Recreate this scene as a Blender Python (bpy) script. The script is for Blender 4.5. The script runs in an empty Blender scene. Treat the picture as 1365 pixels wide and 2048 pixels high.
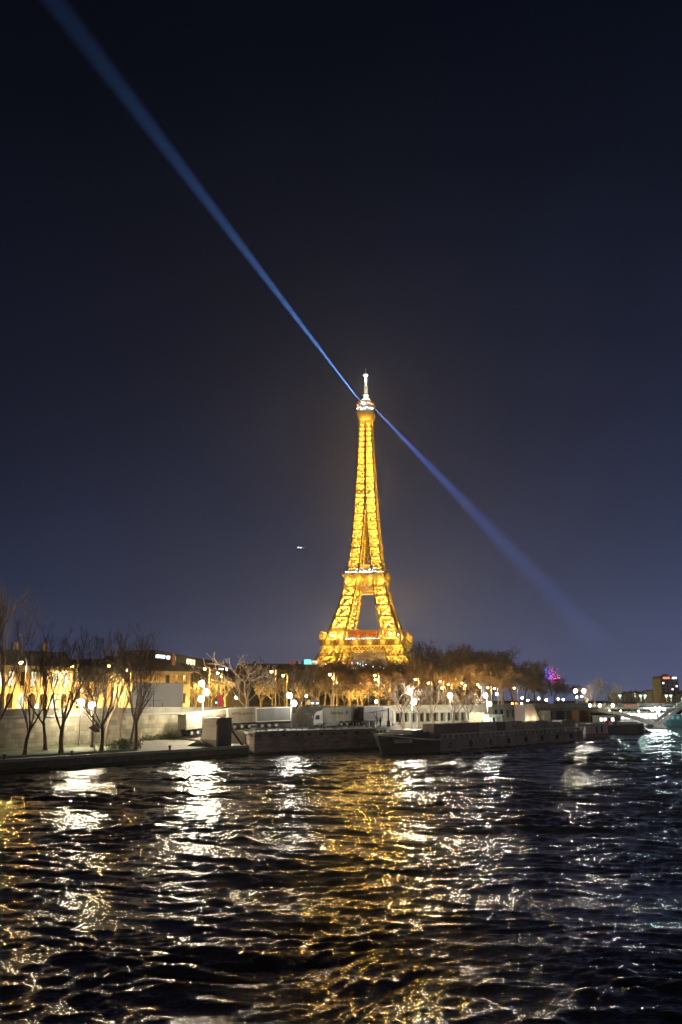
import bpy, math, random
import numpy as np
from mathutils import Vector, Matrix
R = math.radians
rnd = random.Random(7)
C = bpy.context.scene.collection
sc = bpy.context.scene

# ---------------------------------------------------------------- camera
HC = 9.0                       # eye height above the river
FPX, CXP, CYP, YH = 1700.0, 682.5, 1024.0, 1400.0
TH = math.atan((YH - CYP) / FPX)
cam_d = bpy.data.cameras.new('camera'); cam = bpy.data.objects.new('camera', cam_d); C.objects.link(cam)
cam.location = (0, 0, HC); cam.rotation_euler = (R(90) + TH, 0, 0)
cam_d.sensor_fit = 'VERTICAL'; cam_d.sensor_height = 36.0; cam_d.lens = 36.0 * FPX / 2048.0
cam_d.clip_start = 0.5; cam_d.clip_end = 12000
sc.camera = cam
sc.view_settings.view_transform = 'Standard'; sc.view_settings.look = 'None'
sc.view_settings.exposure = 0.0; sc.view_settings.gamma = 1.0
sc.view_settings.use_curve_mapping = False
sc.cycles.use_denoising = True
sc.cycles.max_bounces = 6; sc.cycles.diffuse_bounces = 2; sc.cycles.glossy_bounces = 3
sc.cycles.volume_bounces = 0; sc.cycles.transparent_max_bounces = 12
sc.cycles.sample_clamp_indirect = 25.0
sc.cycles.use_light_tree = True

# ---------------------------------------------------------------- night sky
wd = bpy.data.worlds.new('World'); sc.world = wd; wd.use_nodes = True
nt = wd.node_tree; nt.nodes.clear()
def N(t, **k):
    n = nt.nodes.new(t)
    for a, b in k.items(): setattr(n, a, b)
    return n
def lin(c):
    c = c / 255.0
    return c / 12.92 if c <= 0.04045 else ((c + 0.055) / 1.055) ** 2.4
def rgb(r, g, b): return (lin(r), lin(g), lin(b), 1.0)
tc = N('ShaderNodeTexCoord'); sx = N('ShaderNodeSeparateXYZ'); nt.links.new(tc.outputs['Generated'], sx.inputs[0])
ramp = N('ShaderNodeValToRGB'); cr = ramp.color_ramp; cr.interpolation = 'B_SPLINE'
SKY = [(0.0, (82, 90, 124)), (0.05, (75, 83, 114)), (0.12, (53, 61, 88)), (0.24, (34, 40, 63)), (0.38, (23, 28, 46)), (0.55, (9, 15, 28)), (0.75, (3, 7, 18)), (1.0, (2, 4, 12))]
cr.elements[0].position, cr.elements[0].color = SKY[0][0], rgb(*SKY[0][1])
cr.elements[1].position, cr.elements[1].color = SKY[-1][0], rgb(*SKY[-1][1])
for p_, c_ in SKY[1:-1]:
    e = cr.elements.new(p_); e.color = rgb(*c_)
nt.links.new(sx.outputs['Z'], ramp.inputs[0])
bg = N('ShaderNodeBackground'); bg.inputs['Strength'].default_value = 1.0
def MA(op, a, b=None, c=None, clamp=False):
    n = N('ShaderNodeMath', operation=op, use_clamp=clamp)
    for i, v in enumerate((a, b, c)):
        if v is None: continue
        if isinstance(v, (int, float)): n.inputs[i].default_value = v
        else: nt.links.new(v, n.inputs[i])
    return n.outputs[0]
# the western sky is a little darker than the one over the river; a warm city glow is added low behind the viewer as front fill
nz = N('ShaderNodeTexNoise'); nz.inputs['Scale'].default_value = 5.0; nz.inputs['Detail'].default_value = 4.0; nt.links.new(tc.outputs['Generated'], nz.inputs['Vector'])
side = MA('MULTIPLY', MA('MULTIPLY_ADD', sx.outputs['X'], 0.72, 0.92), MA('MULTIPLY_ADD', nz.outputs['Fac'], 0.5, 0.75))
back = MA('MULTIPLY', MA('MULTIPLY_ADD', sx.outputs['Y'], -2.2, -0.15, True), MA('MULTIPLY_ADD', sx.outputs['Z'], -2.6, 1.0, True))
mulc = N('ShaderNodeVectorMath', operation='SCALE'); nt.links.new(ramp.outputs[0], mulc.inputs[0]); nt.links.new(side, mulc.inputs['Scale'])
glow = N('ShaderNodeVectorMath', operation='SCALE'); glow.inputs[0].default_value = (0.50, 0.40, 0.30); nt.links.new(back, glow.inputs['Scale'])
addc = N('ShaderNodeVectorMath', operation='ADD'); nt.links.new(mulc.outputs[0], addc.inputs[0]); nt.links.new(glow.outputs[0], addc.inputs[1])
nt.links.new(addc.outputs[0], bg.inputs['Color'])
# last trace of dusk from a physical sky, the sun well below the horizon
sky = N('ShaderNodeTexSky'); sky.sky_type = 'NISHITA'; sky.sun_disc = False; sky.sun_elevation = R(-6.0); sky.sun_rotation = R(60)
bg2 = N('ShaderNodeBackground'); bg2.inputs['Strength'].default_value = 0.05
nt.links.new(sky.outputs[0], bg2.inputs['Color'])
ads = N('ShaderNodeAddShader'); nt.links.new(bg.outputs[0], ads.inputs[0]); nt.links.new(bg2.outputs[0], ads.inputs[1])
wo = N('ShaderNodeOutputWorld'); nt.links.new(ads.outputs[0], wo.inputs['Surface'])

# ---------------------------------------------------------------- pixel helpers (used only to read sizes off the photograph)
def vz(Y, z): return math.tan(math.atan2(z - HC, Y) - TH)
def GX(px, Y, z=6.0):
    return (px - CXP) / FPX * Y / (math.cos(TH) - vz(Y, z) * math.sin(TH))
def ZY(py, Y):
    return HC + Y * math.tan(TH + math.atan((CYP - py) / FPX))
def YZ(py, z):
    return (z - HC) / math.tan(TH + math.atan((CYP - py) / FPX))
def M_PX(Y): return Y / FPX / math.cos(TH)      # metres per photo pixel at that distance, roughly

# ---------------------------------------------------------------- helpers
class MB:
    def __init__(s): s.v = []; s.f = []
    def add(s, vs, fs):
        o = len(s.v); s.v.extend(vs); s.f.extend([tuple(i + o for i in q) for q in fs])
    def box(s, c, d, rz=0.0, pitch=0.0):
        hx, hy, hz = d[0] / 2, d[1] / 2, d[2] / 2
        m = Matrix.Rotation(rz, 3, 'Z') @ Matrix.Rotation(pitch, 3, 'Y')
        vs = [tuple(m @ Vector((x, y, z)) + Vector(c)) for x in (-hx, hx) for y in (-hy, hy) for z in (-hz, hz)]
        s.add(vs, [(0, 1, 3, 2), (4, 6, 7, 5), (0, 4, 5, 1), (2, 3, 7, 6), (0, 2, 6, 4), (1, 5, 7, 3)])
    def b2(s, a, b): s.box([(a[i] + b[i]) / 2 for i in range(3)], [abs(b[i] - a[i]) for i in range(3)])
    def beam(s, p, q, w, h=None, caps=True):
        h = h or w; p = Vector(p); q = Vector(q); d = (q - p)
        if d.length < 1e-6: return
        d.normalize(); a = Vector((0, 0, 1)) if abs(d.z) < 0.95 else Vector((0, 1, 0))
        u = d.cross(a).normalized(); n = u.cross(d)
        vs = []
        for c in (p, q):
            for i, j in ((-1, -1), (1, -1), (1, 1), (-1, 1)):
                vs.append(tuple(c + u * (i * w / 2) + n * (j * h / 2)))
        fs = [(0, 1, 5, 4), (1, 2, 6, 5), (2, 3, 7, 6), (3, 0, 4, 7)]
        if caps: fs += [(3, 2, 1, 0), (4, 5, 6, 7)]
        s.add(vs, fs)
    def tube(s, pts, rad, n=6, cap=True):
        pts = [Vector(p) for p in pts]; k = len(pts)
        if not isinstance(rad, (list, tuple)): rad = [rad] * k
        ref = None; vs = []
        for i, p in enumerate(pts):
            d = (pts[min(i + 1, k - 1)] - pts[max(i - 1, 0)]).normalized()
            if ref is None: ref = Vector((1, 0, 0)) if abs(d.x) < 0.8 else Vector((0, 1, 0))
            u = (ref - d * ref.dot(d)).normalized(); w = d.cross(u); ref = u
            for j in range(n):
                t = 2 * math.pi * j / n
                vs.append(tuple(p + (u * math.cos(t) + w * math.sin(t)) * rad[i]))
        fs = [(i * n + j, i * n + (j + 1) % n, (i + 1) * n + (j + 1) % n, (i + 1) * n + j) for i in range(k - 1) for j in range(n)]
        if cap: fs += [tuple(range(n - 1, -1, -1)), tuple(range((k - 1) * n, k * n))]
        s.add(vs, fs)
    def lathe(s, c, prof, n=12):            # prof = [(r, z)...]
        k = len(prof); vs = []
        for r_, z_ in prof:
            for j in range(n):
                t = 2 * math.pi * j / n; vs.append((c[0] + r_ * math.cos(t), c[1] + r_ * math.sin(t), c[2] + z_))
        fs = [(i * n + j, i * n + (j + 1) % n, (i + 1) * n + (j + 1) % n, (i + 1) * n + j) for i in range(k - 1) for j in range(n)]
        fs += [tuple(range(n - 1, -1, -1)), tuple(range((k - 1) * n, k * n))]
        s.add(vs, fs)
    def ball(s, c, r, n=10, m=6, sz=1.0):
        vs = [(c[0], c[1], c[2] - r * sz)]; fs = []
        for i in range(1, m):
            a = -math.pi / 2 + math.pi * i / m
            for j in range(n):
                t = 2 * math.pi * j / n
                vs.append((c[0] + r * math.cos(a) * math.cos(t), c[1] + r * math.cos(a) * math.sin(t), c[2] + r * sz * math.sin(a)))
        vs.append((c[0], c[1], c[2] + r * sz)); L = len(vs) - 1
        for j in range(n):
            fs.append((0, 1 + (j + 1) % n, 1 + j)); fs.append((L, 1 + (m - 2) * n + j, 1 + (m - 2) * n + (j + 1) % n))
        for i in range(m - 2):
            for j in range(n):
                a = 1 + i * n + j; b = 1 + i * n + (j + 1) % n
                fs.append((a, b, b + n, a + n))
        s.add(vs, fs)
    def prism(s, poly, z0, z1):             # polygon (x,y) extruded; z0, z1 numbers or lists
        n = len(poly); a0 = z0 if isinstance(z0, (list, tuple)) else [z0] * n; a1 = z1 if isinstance(z1, (list, tuple)) else [z1] * n
        vs = [(p[0], p[1], a0[i]) for i, p in enumerate(poly)] + [(p[0], p[1], a1[i]) for i, p in enumerate(poly)]
        fs = [tuple(range(n - 1, -1, -1)), tuple(range(n, 2 * n))] + [(i, (i + 1) % n, n + (i + 1) % n, n + i) for i in range(n)]
        s.add(vs, fs)
    def wall(s, p, q, z0, z1, t):           # upright slab between plan points p and q, thickness t towards the left of p->q
        d = Vector((q[0] - p[0], q[1] - p[1])).normalized(); n = Vector((-d.y, d.x)) * t
        s.prism([(p[0], p[1]), (q[0], q[1]), (q[0] + n.x, q[1] + n.y), (p[0] + n.x, p[1] + n.y)], z0, z1)
    def quad(s, a, b, c, d): s.add([a, b, c, d], [(0, 1, 2, 3)])
    def build(s, name, mat, parent=None, smooth=False, origin=None):
        me = bpy.data.meshes.new(name)
        vs = s.v
        if origin is not None: vs = [(x - origin[0], y - origin[1], z - origin[2]) for x, y, z in vs]
        me.from_pydata(vs, [], s.f); me.materials.append(mat)
        if smooth: me.polygons.foreach_set('use_smooth', [True] * len(me.polygons))
        me.update()
        o = bpy.data.objects.new(name, me); C.objects.link(o)
        if parent is not None: o.parent = parent
        elif origin is not None: o.location = origin
        return o
def tag(o, label=None, cat=None, group=None, kind=None):
    if label: o['label'] = label
    if cat: o['category'] = cat
    if group: o['group'] = group
    if kind: o['kind'] = kind
    return o
def empty(name, loc, rz=0.0, label=None, cat=None, group=None):
    o = bpy.data.objects.new(name, None); C.objects.link(o); o.location = loc; o.rotation_euler = (0, 0, rz)
    o.empty_display_size = 0.5
    return tag(o, label, cat, group)
def dup(root, loc=None, rz=None, label=None, group=None, scale=None):
    r = root.copy(); C.objects.link(r)
    if loc is not None: r.location = loc
    if rz is not None: r.rotation_euler = (0, 0, rz)
    if scale is not None: r.scale = scale if isinstance(scale, tuple) else (scale,) * 3
    if label: r['label'] = label
    if group: r['group'] = group
    for ch in list(root.children):
        c = ch.copy(); C.objects.link(c); c.parent = r
        for g in list(ch.children):
            d = g.copy(); C.objects.link(d); d.parent = c
    return r
def text_part(name, s, size, mat, parent, loc, rot, extrude=0.004, spacing=1.0):
    cu = bpy.data.curves.new(name, 'FONT'); cu.body = s; cu.size = size; cu.extrude = extrude
    cu.align_x = 'CENTER'; cu.align_y = 'CENTER'; cu.space_character = spacing
    cu.materials.append(mat); cu.offset = size * 0.012
    tmp = bpy.data.objects.new(name, cu); C.objects.link(tmp); bpy.context.view_layer.update()
    me = bpy.data.meshes.new_from_object(tmp.evaluated_get(bpy.context.evaluated_depsgraph_get())); bpy.data.objects.remove(tmp)
    if not me.materials: me.materials.append(mat)
    o = bpy.data.objects.new(name, me); C.objects.link(o); o.parent = parent; o.location = loc; o.rotation_euler = rot
    return o

# ---------------------------------------------------------------- materials
def mat(name, col, rough=0.8, var=0.25, scale=1.0, bump=0.0, metal=0.0, col2=None, spec=0.4, streak=False):
    m = bpy.data.materials.new(name); m.use_nodes = True; t = m.node_tree; b = t.nodes['Principled BSDF']
    b.inputs['Roughness'].default_value = rough; b.inputs['Metallic'].default_value = metal
    b.inputs['Specular IOR Level'].default_value = spec
    co = t.nodes.new('ShaderNodeTexCoord'); mp = t.nodes.new('ShaderNodeMapping')
    t.links.new(co.outputs['Object'], mp.inputs[0])
    if streak: mp.inputs['Scale'].default_value = (1.0, 1.0, 0.15)
    no = t.nodes.new('ShaderNodeTexNoise'); no.inputs['Scale'].default_value = scale; no.inputs['Detail'].default_value = 5; no.inputs['Roughness'].default_value = 0.65
    t.links.new(mp.outputs[0], no.inputs['Vector'])
    rp = t.nodes.new('ShaderNodeValToRGB'); rp.color_ramp.elements[0].position = 0.33; rp.color_ramp.elements[1].position = 0.68
    c1 = col; c2 = col2 or tuple(c * (1 - var) for c in col)
    rp.color_ramp.elements[0].color = (*c2, 1); rp.color_ramp.elements[1].color = (*c1, 1)
    t.links.new(no.outputs['Fac'], rp.inputs[0]); t.links.new(rp.outputs[0], b.inputs['Base Color'])
    if bump:
        n2 = t.nodes.new('ShaderNodeTexNoise'); n2.inputs['Scale'].default_value = scale * 4; n2.inputs['Detail'].default_value = 6
        t.links.new(co.outputs['Object'], n2.inputs['Vector'])
        bp = t.nodes.new('ShaderNodeBump'); bp.inputs['Strength'].default_value = bump; bp.inputs['Distance'].default_value = 0.1
        t.links.new(n2.outputs['Fac'], bp.inputs['Height']); t.links.new(bp.outputs[0], b.inputs['Normal'])
    return m
def brick_mat(name, col, mortar, w=1.2, h=0.45, rough=0.9, var=0.3, dirt=(0.1, 0.09, 0.07), algae=False):
    """coursed stone: blocks by height and by distance along the wall, dirt stains over them"""
    m = bpy.data.materials.new(name); m.use_nodes = True; t = m.node_tree; b = t.nodes['Principled BSDF']
    b.inputs['Roughness'].default_value = rough; b.inputs['Specular IOR Level'].default_value = 0.25
    co = t.nodes.new('ShaderNodeTexCoord'); se = t.nodes.new('ShaderNodeSeparateXYZ'); t.links.new(co.outputs['Object'], se.inputs[0])
    ad = t.nodes.new('ShaderNodeMath'); ad.operation = 'ADD'; t.links.new(se.outputs['X'], ad.inputs[0]); t.links.new(se.outputs['Y'], ad.inputs[1])
    cb = t.nodes.new('ShaderNodeCombineXYZ'); t.links.new(ad.outputs[0], cb.inputs['X']); t.links.new(se.outputs['Z'], cb.inputs['Y'])
    br = t.nodes.new('ShaderNodeTexBrick'); br.inputs['Scale'].default_value = 1.0; br.inputs['Brick Width'].default_value = w; br.inputs['Row Height'].default_value = h
    br.inputs['Mortar Size'].default_value = 0.02; br.inputs['Color1'].default_value = (*col, 1); br.inputs['Color2'].default_value = (*[c * (1 - var) for c in col], 1)
    br.inputs['Mortar'].default_value = (*mortar, 1); t.links.new(cb.outputs[0], br.inputs['Vector'])
    no = t.nodes.new('ShaderNodeTexNoise'); no.inputs['Scale'].default_value = 0.35; no.inputs['Detail'].default_value = 8; no.inputs['Roughness'].default_value = 0.7
    mp = t.nodes.new('ShaderNodeMapping'); mp.inputs['Scale'].default_value = (1, 1, 0.55); t.links.new(co.outputs['Object'], mp.inputs[0]); t.links.new(mp.outputs[0], no.inputs['Vector'])
    rp = t.nodes.new('ShaderNodeValToRGB'); rp.color_ramp.elements[0].position = 0.42; rp.color_ramp.elements[1].position = 0.72
    t.links.new(no.outputs['Fac'], rp.inputs[0])
    mx = t.nodes.new('ShaderNodeMix'); mx.data_type = 'RGBA'; mx.inputs['B'].default_value = (*dirt, 1)
    t.links.new(rp.outputs[0], mx.inputs['Factor']); t.links.new(br.outputs['Color'], mx.inputs['A']); 
    res = mx.outputs['Result']
    if algae:                                   # weed-dark tide band just above the water
        ta = t.nodes.new('ShaderNodeMath'); ta.operation = 'MULTIPLY_ADD'; ta.inputs[1].default_value = 0.9; t.links.new(no.outputs['Fac'], ta.inputs[0]); t.links.new(se.outputs['Z'], ta.inputs[2])
        tr = t.nodes.new('ShaderNodeValToRGB'); tr.color_ramp.elements[0].position = 0.82; tr.color_ramp.elements[1].position = 1.0; tr.color_ramp.elements[0].color = (1, 1, 1, 1); tr.color_ramp.elements[1].color = (0, 0, 0, 1); t.links.new(ta.outputs[0], tr.inputs[0])
        m2 = t.nodes.new('ShaderNodeMix'); m2.data_type = 'RGBA'; m2.inputs['B'].default_value = (0.025, 0.03, 0.018, 1); t.links.new(tr.outputs[0], m2.inputs['Factor']); t.links.new(res, m2.inputs['A']); res = m2.outputs['Result']
    t.links.new(res, b.inputs['Base Color'])
    bp = t.nodes.new('ShaderNodeBump'); bp.inputs['Strength'].default_value = 0.5; bp.inputs['Distance'].default_value = 0.05
    t.links.new(br.outputs['Fac'], bp.inputs['Height']); bp.invert = True; t.links.new(bp.outputs[0], b.inputs['Normal'])
    return m
def em(name, col, strength):
    m = bpy.data.materials.new(name); m.use_nodes = True; t = m.node_tree; t.nodes.clear()
    e = t.nodes.new('ShaderNodeEmission'); e.inputs[0].default_value = (*col, 1); e.inputs[1].default_value = strength
    o = t.nodes.new('ShaderNodeOutputMaterial'); t.links.new(e.outputs[0], o.inputs['Surface'])
    return m

STONE = brick_mat('pale_quay_stone', (0.29, 0.25, 0.18), (0.12, 0.1, 0.08), 1.9, 0.72, var=.5, dirt=(0.08, 0.075, 0.045))
DARKSTONE = brick_mat('dark_wet_stone', (0.13, 0.11, 0.09), (0.06, 0.05, 0.04), 1.6, 0.5, dirt=(0.05, 0.045, 0.035), algae=True)
REDSTONE = brick_mat('brown_platform_stone', (0.3, 0.23, 0.19), (0.12, 0.1, 0.08), 1.8, 0.6, dirt=(0.13, 0.1, 0.08), algae=True)
CONC = mat('concrete', (0.28, 0.26, 0.22), 0.9, 0.3, 0.6, 0.2)
CONCD = mat('dark_concrete', (0.2, 0.19, 0.17), 0.9, 0.4, 0.5, 0.2)
ASPH = mat('asphalt', (0.09, 0.085, 0.08), 0.9, 0.4, 0.3, 0.2)
PAVE = mat('pale_paving', (0.2, 0.185, 0.15), 0.85, 0.3, 0.25, 0.15)
GRASS_M = mat('lawn', (0.09, 0.12, 0.03), 0.95, 0.5, 0.6, 0.6)
SOIL = mat('park_soil', (0.06, 0.05, 0.035), 0.95, 0.4, 0.2, 0.3)
WHITE = mat('white_paint', (0.6, 0.58, 0.52), 0.5, 0.18, 0.8)
CREAM = mat('cream_paint', (0.4, 0.36, 0.29), 0.6, 0.2, 0.8, streak=True)
GREYM = mat('grey_metal', (0.3, 0.3, 0.3), 0.5, 0.25, 1.0, metal=0.0)
DARKM = mat('dark_metal', (0.035, 0.035, 0.038), 0.5, 0.3, 1.0)
BLACK = mat('black_rubber', (0.015, 0.015, 0.015), 0.8, 0.2, 2.0)
BROWNP = mat('dark_brown_panel', (0.2, 0.15, 0.12), 0.6, 0.3, 0.8, streak=True)
GLASS = mat('dark_glass', (0.02, 0.025, 0.03), 0.08, 0.1, 1.0, spec=0.8)
REDP = mat('red_paint', (0.5, 0.05, 0.03), 0.5, 0.2, 1.0)
BLUEP = mat('blue_paint', (0.06, 0.1, 0.4), 0.5, 0.2, 1.0)
ZINC = mat('zinc_roof', (0.07, 0.07, 0.075), 0.6, 0.3, 0.3)
LIMESTONE = brick_mat('facade_limestone', (0.5, 0.42, 0.3), (0.3, 0.25, 0.18), 1.2, 0.5, dirt=(0.34, 0.27, 0.17))
BARK = mat('grey_brown_bark', (0.24, 0.165, 0.105), 0.95, 0.55, 0.5, 0.4)
BARKP = mat('pale_plane_bark', (0.36, 0.31, 0.2), 0.95, 0.55, 0.7, 0.4)
BARKD = mat('dark_bark', (0.1, 0.075, 0.06), 0.95, 0.5, 0.5, 0.4)
IRON = mat('golden_brown_iron', (0.31, 0.23, 0.1), 0.55, 0.25, 0.15)
# ================================================================ RIVER: a real wave surface
def make_river():
    Ys = [6.0]
    while Ys[-1] < 330: Ys.append(Ys[-1] + max(0.07, 0.0031 * Ys[-1]))
    Ys = np.array(Ys); nu = 800
    u = np.linspace(-1, 1, nu)
    halfw = 0.62 * Ys + 14.0
    X = u[None, :] * halfw[:, None] + 0.05 * Ys[:, None]; Y = np.repeat(Ys[:, None], nu, 1)
    dY = np.gradient(Ys)[:, None]; dX = (2 * halfw / nu)[:, None]
    g = np.random.default_rng(11)
    Z = np.zeros_like(X)
    # slow warp so that crests wander and break up
    wx = np.zeros_like(X); wy = np.zeros_like(X)
    for k in range(14):
        lam = 6 * 2 ** g.uniform(0, 2.6); th = g.uniform(0, 2 * np.pi); kk = 2 * np.pi / lam
        ph = kk * (np.cos(th) * X + np.sin(th) * Y) + g.uniform(0, 6.28)
        wx += 0.09 * lam ** 0.8 * np.sin(ph); wy += 0.09 * lam ** 0.8 * np.cos(ph + 1.3)
    Xw = X + wx * 0.5; Yw = Y + wy * 0.5
    gust = np.zeros_like(X)
    for k in range(8):
        lam = 14 * 2 ** g.uniform(0, 2.2); th = g.uniform(0, 2 * np.pi); kk = 2 * np.pi / lam
        gust += np.sin(kk * (np.cos(th) * X + np.sin(th) * Y) + g.uniform(0, 6.28))
    gust = np.clip(1.0 + 0.22 * gust / 2.0, 0.5, 1.5)
    far_gain = 1.0 + 0.9 * np.clip((Y - 55) / 60, 0, 1)
    ncomp = 96
    for k in range(ncomp):
        lam = 0.26 * (7.0 / 0.26) ** ((k + g.uniform(0, 1)) / ncomp)
        th = np.pi / 2 + 0.12 + g.normal(0, 0.42 if lam > 1.2 else 0.6)
        kk = 2 * np.pi / lam
        s = WAVE_SLOPE * math.sqrt(2.0 / ncomp) * (1.3 if 0.4 < lam < 1.9 else 0.8)
        s *= 0.75 if lam > 2.4 else 1.15
        a = s / kk
        proj = np.maximum(dY * abs(np.sin(th)), dX * abs(np.cos(th)))
        att = np.clip((lam / proj - 2.2) / 2.5, 0, 1)
        if att.max() <= 0: continue
        ph = kk * (np.cos(th) * Xw + np.sin(th) * Yw) + g.uniform(0, 6.28)
        w_ = np.sin(ph)
        Z += a * att * w_ * (far_gain if lam > 1.3 else 1.0)
    Z *= gust
    ny = len(Ys)
    co = np.stack([X, Y, Z], -1).reshape(-1, 3)
    idx = np.arange(ny * nu).reshape(ny, nu)
    q = np.stack([idx[:-1, :-1], idx[:-1, 1:], idx[1:, 1:], idx[1:, :-1]], -1).reshape(-1, 4)
    # calm skirt round the fine surface, a little lower, out to the far reaches
    n0 = len(co)
    big = np.array([(-1500, -900, -0.35), (2600, -900, -0.35), (2600, 1800, -0.35), (-1500, 1800, -0.35)], float)
    co = np.concatenate([co, big]); q = np.concatenate([q, [[n0, n0 + 1, n0 + 2, n0 + 3]]])
    me = bpy.data.meshes.new('river')
    me.vertices.add(len(co)); me.vertices.foreach_set('co', co.astype(np.float32).ravel())
    me.loops.add(q.size); me.loops.foreach_set('vertex_index', q.astype(np.int32).ravel())
    me.polygons.add(len(q)); me.polygons.foreach_set('loop_start', np.arange(0, q.size, 4, dtype=np.int32))
    me.polygons.foreach_set('use_smooth', np.ones(len(q), bool))
    me.update(calc_edges=True); me.validate()
    m = bpy.data.materials.new('river_water'); m.use_nodes = True; t = m.node_tree; b = t.nodes['Principled BSDF']
    b.inputs['Base Color'].default_value = (0.012, 0.011, 0.008, 1); b.inputs['Roughness'].default_value = 0.10
    b.inputs['IOR'].default_value = 1.5; b.inputs['Specular IOR Level'].default_value = 0.5
    co_ = t.nodes.new('ShaderNodeTexCoord'); mp = t.nodes.new('ShaderNodeMapping'); mp.inputs['Scale'].default_value = (0.7, 1.0, 1.0)
    t.links.new(co_.outputs['Object'], mp.inputs[0])
    n1 = t.nodes.new('ShaderNodeTexNoise'); n1.inputs['Scale'].default_value = 3.2; n1.inputs['Detail'].default_value = 3; n1.inputs['Roughness'].default_value = 0.55; n1.inputs['Distortion'].default_value = 0.6
    t.links.new(mp.outputs[0], n1.inputs['Vector'])
    bp = t.nodes.new('ShaderNodeBump'); bp.inputs['Strength'].default_value = 0.7; bp.inputs['Distance'].default_value = 0.07
    t.links.new(n1.outputs['Fac'], bp.inputs['Height'])
    # coarser chop carried by the normal where the mesh is too coarse to hold it
    n2 = t.nodes.new('ShaderNodeTexNoise'); n2.inputs['Scale'].default_value = 0.9; n2.inputs['Detail'].default_value = 2; n2.inputs['Distortion'].default_value = 0.8
    t.links.new(mp.outputs[0], n2.inputs['Vector'])
    bp2 = t.nodes.new('ShaderNodeBump'); bp2.inputs['Strength'].default_value = 0.4; bp2.inputs['Distance'].default_value = 0.16
    t.links.new(n2.outputs['Fac'], bp2.inputs['Height']); t.links.new(bp.outputs[0], bp2.inputs['Normal'])
    n3 = t.nodes.new('ShaderNodeTexNoise'); n3.inputs['Scale'].default_value = 9.0; n3.inputs['Detail'].default_value = 2; t.links.new(mp.outputs[0], n3.inputs['Vector'])
    bp3 = t.nodes.new('ShaderNodeBump'); bp3.inputs['Strength'].default_value = 1.0; bp3.inputs['Distance'].default_value = 0.05; t.links.new(n3.outputs['Fac'], bp3.inputs['Height']); t.links.new(bp3.outputs[0], bp.inputs['Normal'])
    t.links.new(bp2.outputs[0], b.inputs['Normal'])
    me.materials.append(m)
    o = bpy.data.objects.new('river', me); C.objects.link(o); o['kind'] = 'structure'
WAVE_SLOPE = 0.19
make_river()
# ================================================================ THE LATTICE TOWER
TD = 777.0
TX = GX(735.5, TD, 60)
TB = 1.0
tower = empty('lattice_tower', (TX, TD, TB), R(-9.0), 'tall golden lit iron lattice tower tapering to a white mast above the trees', 'tower')
def interp(z, tab):
    for (z0, a), (z1, b) in zip(tab, tab[1:]):
        if z <= z1: return a + (b - a) * (z - z0) / (z1 - z0)
    return tab[-1][1]
HT = [(0, 62.5), (15, 54), (30, 46), (45, 38.5), (57.6, 33.2), (68, 29.8), (80, 26.0), (92, 22.4), (104, 19.2), (116, 17.2), (126, 15.4), (140, 13.5), (160, 11.6), (180, 10.1), (200, 8.9), (225, 7.5), (250, 6.3), (270, 5.5)]
WT = [(0, 25), (57.6, 15.6), (68, 14.4), (104, 10.6), (116, 10.2), (140, 9.4), (165, 9.2), (185, 9.0), (195, 8.9)]
def H(z): return interp(z, HT)
def W(z): return min(interp(z, WT), H(z) - 0.3)
IRON_SHADE = mat('shade_tone_iron', (0.1, 0.06, 0.022), 0.6, 0.25, 0.15)  # same iron, with the unlit look of uprights and frieze painted in
def leg_panels(mb, ch, levels, sx, sy, chord, brace, fine):
    for z0, z1 in zip(levels, levels[1:]):
        def cn(z):
            h, w = H(z), H(z) - W(z)
            return [(sx * h, sy * h, z), (sx * w, sy * h, z), (sx * w, sy * w, z), (sx * h, sy * w, z)]
        a, b = cn(z0), cn(z1)
        for i in range(4):
            j = (i + 1) % 4
            ch.beam(a[i], b[i], chord, caps=False)
            mb.beam(a[i], a[j], brace * 1.1, brace * 1.9, caps=False)
            mb.beam(a[i], b[j], brace, caps=False); mb.beam(a[j], b[i], brace, caps=False)
            if fine:
                A, B, Cc, D = Vector(a[i]), Vector(a[j]), Vector(b[j]), Vector(b[i])
                ml, mr, mt, mbm = (A + D) / 2, (B + Cc) / 2, (D + Cc) / 2, (A + B) / 2
                for p, q in ((ml, mt), (mt, mr), (mr, mbm), (mbm, ml), (ml, mr)): mb.beam(p, q, fine, caps=False)
def two_tone(name, mb, ch):                    # uprights with shade painted in and plain bracing, one mesh
    nf = len(mb.f); mb.add(ch.v, ch.f); o = mb.build(name, IRON, tower); o.data.materials.append(IRON_SHADE)
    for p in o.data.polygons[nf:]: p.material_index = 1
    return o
LV_LOW = [0, 12, 24, 35, 45.5, 57.6]
LV_MID = [57.6, 69, 80, 90, 99, 107.5, 116]
LV_UP = [116]
while LV_UP[-1] < 266: LV_UP.append(LV_UP[-1] + max(4.6, 9.6 - (LV_UP[-1] - 116) * 0.034))
LV_UP[-1] = 268.0
for sx_ in (-1, 1):
    for sy_ in (-1, 1):
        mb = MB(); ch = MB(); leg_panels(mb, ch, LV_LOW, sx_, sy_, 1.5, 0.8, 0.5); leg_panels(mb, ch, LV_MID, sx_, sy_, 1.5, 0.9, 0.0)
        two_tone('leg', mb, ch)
mb = MB(); ch = MB()
for sx_ in (-1, 1):
    for sy_ in (-1, 1):
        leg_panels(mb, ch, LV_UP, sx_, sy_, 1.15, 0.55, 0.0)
for z in LV_UP[1:-1:1]:                       # ties across the gap between the four uprights
    g = H(z) - W(z)
    if g > 0.6:
        for sy_ in (-1, 1):
            mb.beam((-g, sy_ * H(z), z), (g, sy_ * H(z), z), 0.7); mb.beam((sy_ * H(z), -g, z), (sy_ * H(z), g, z), 0.7)
zz = LV_UP
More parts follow.
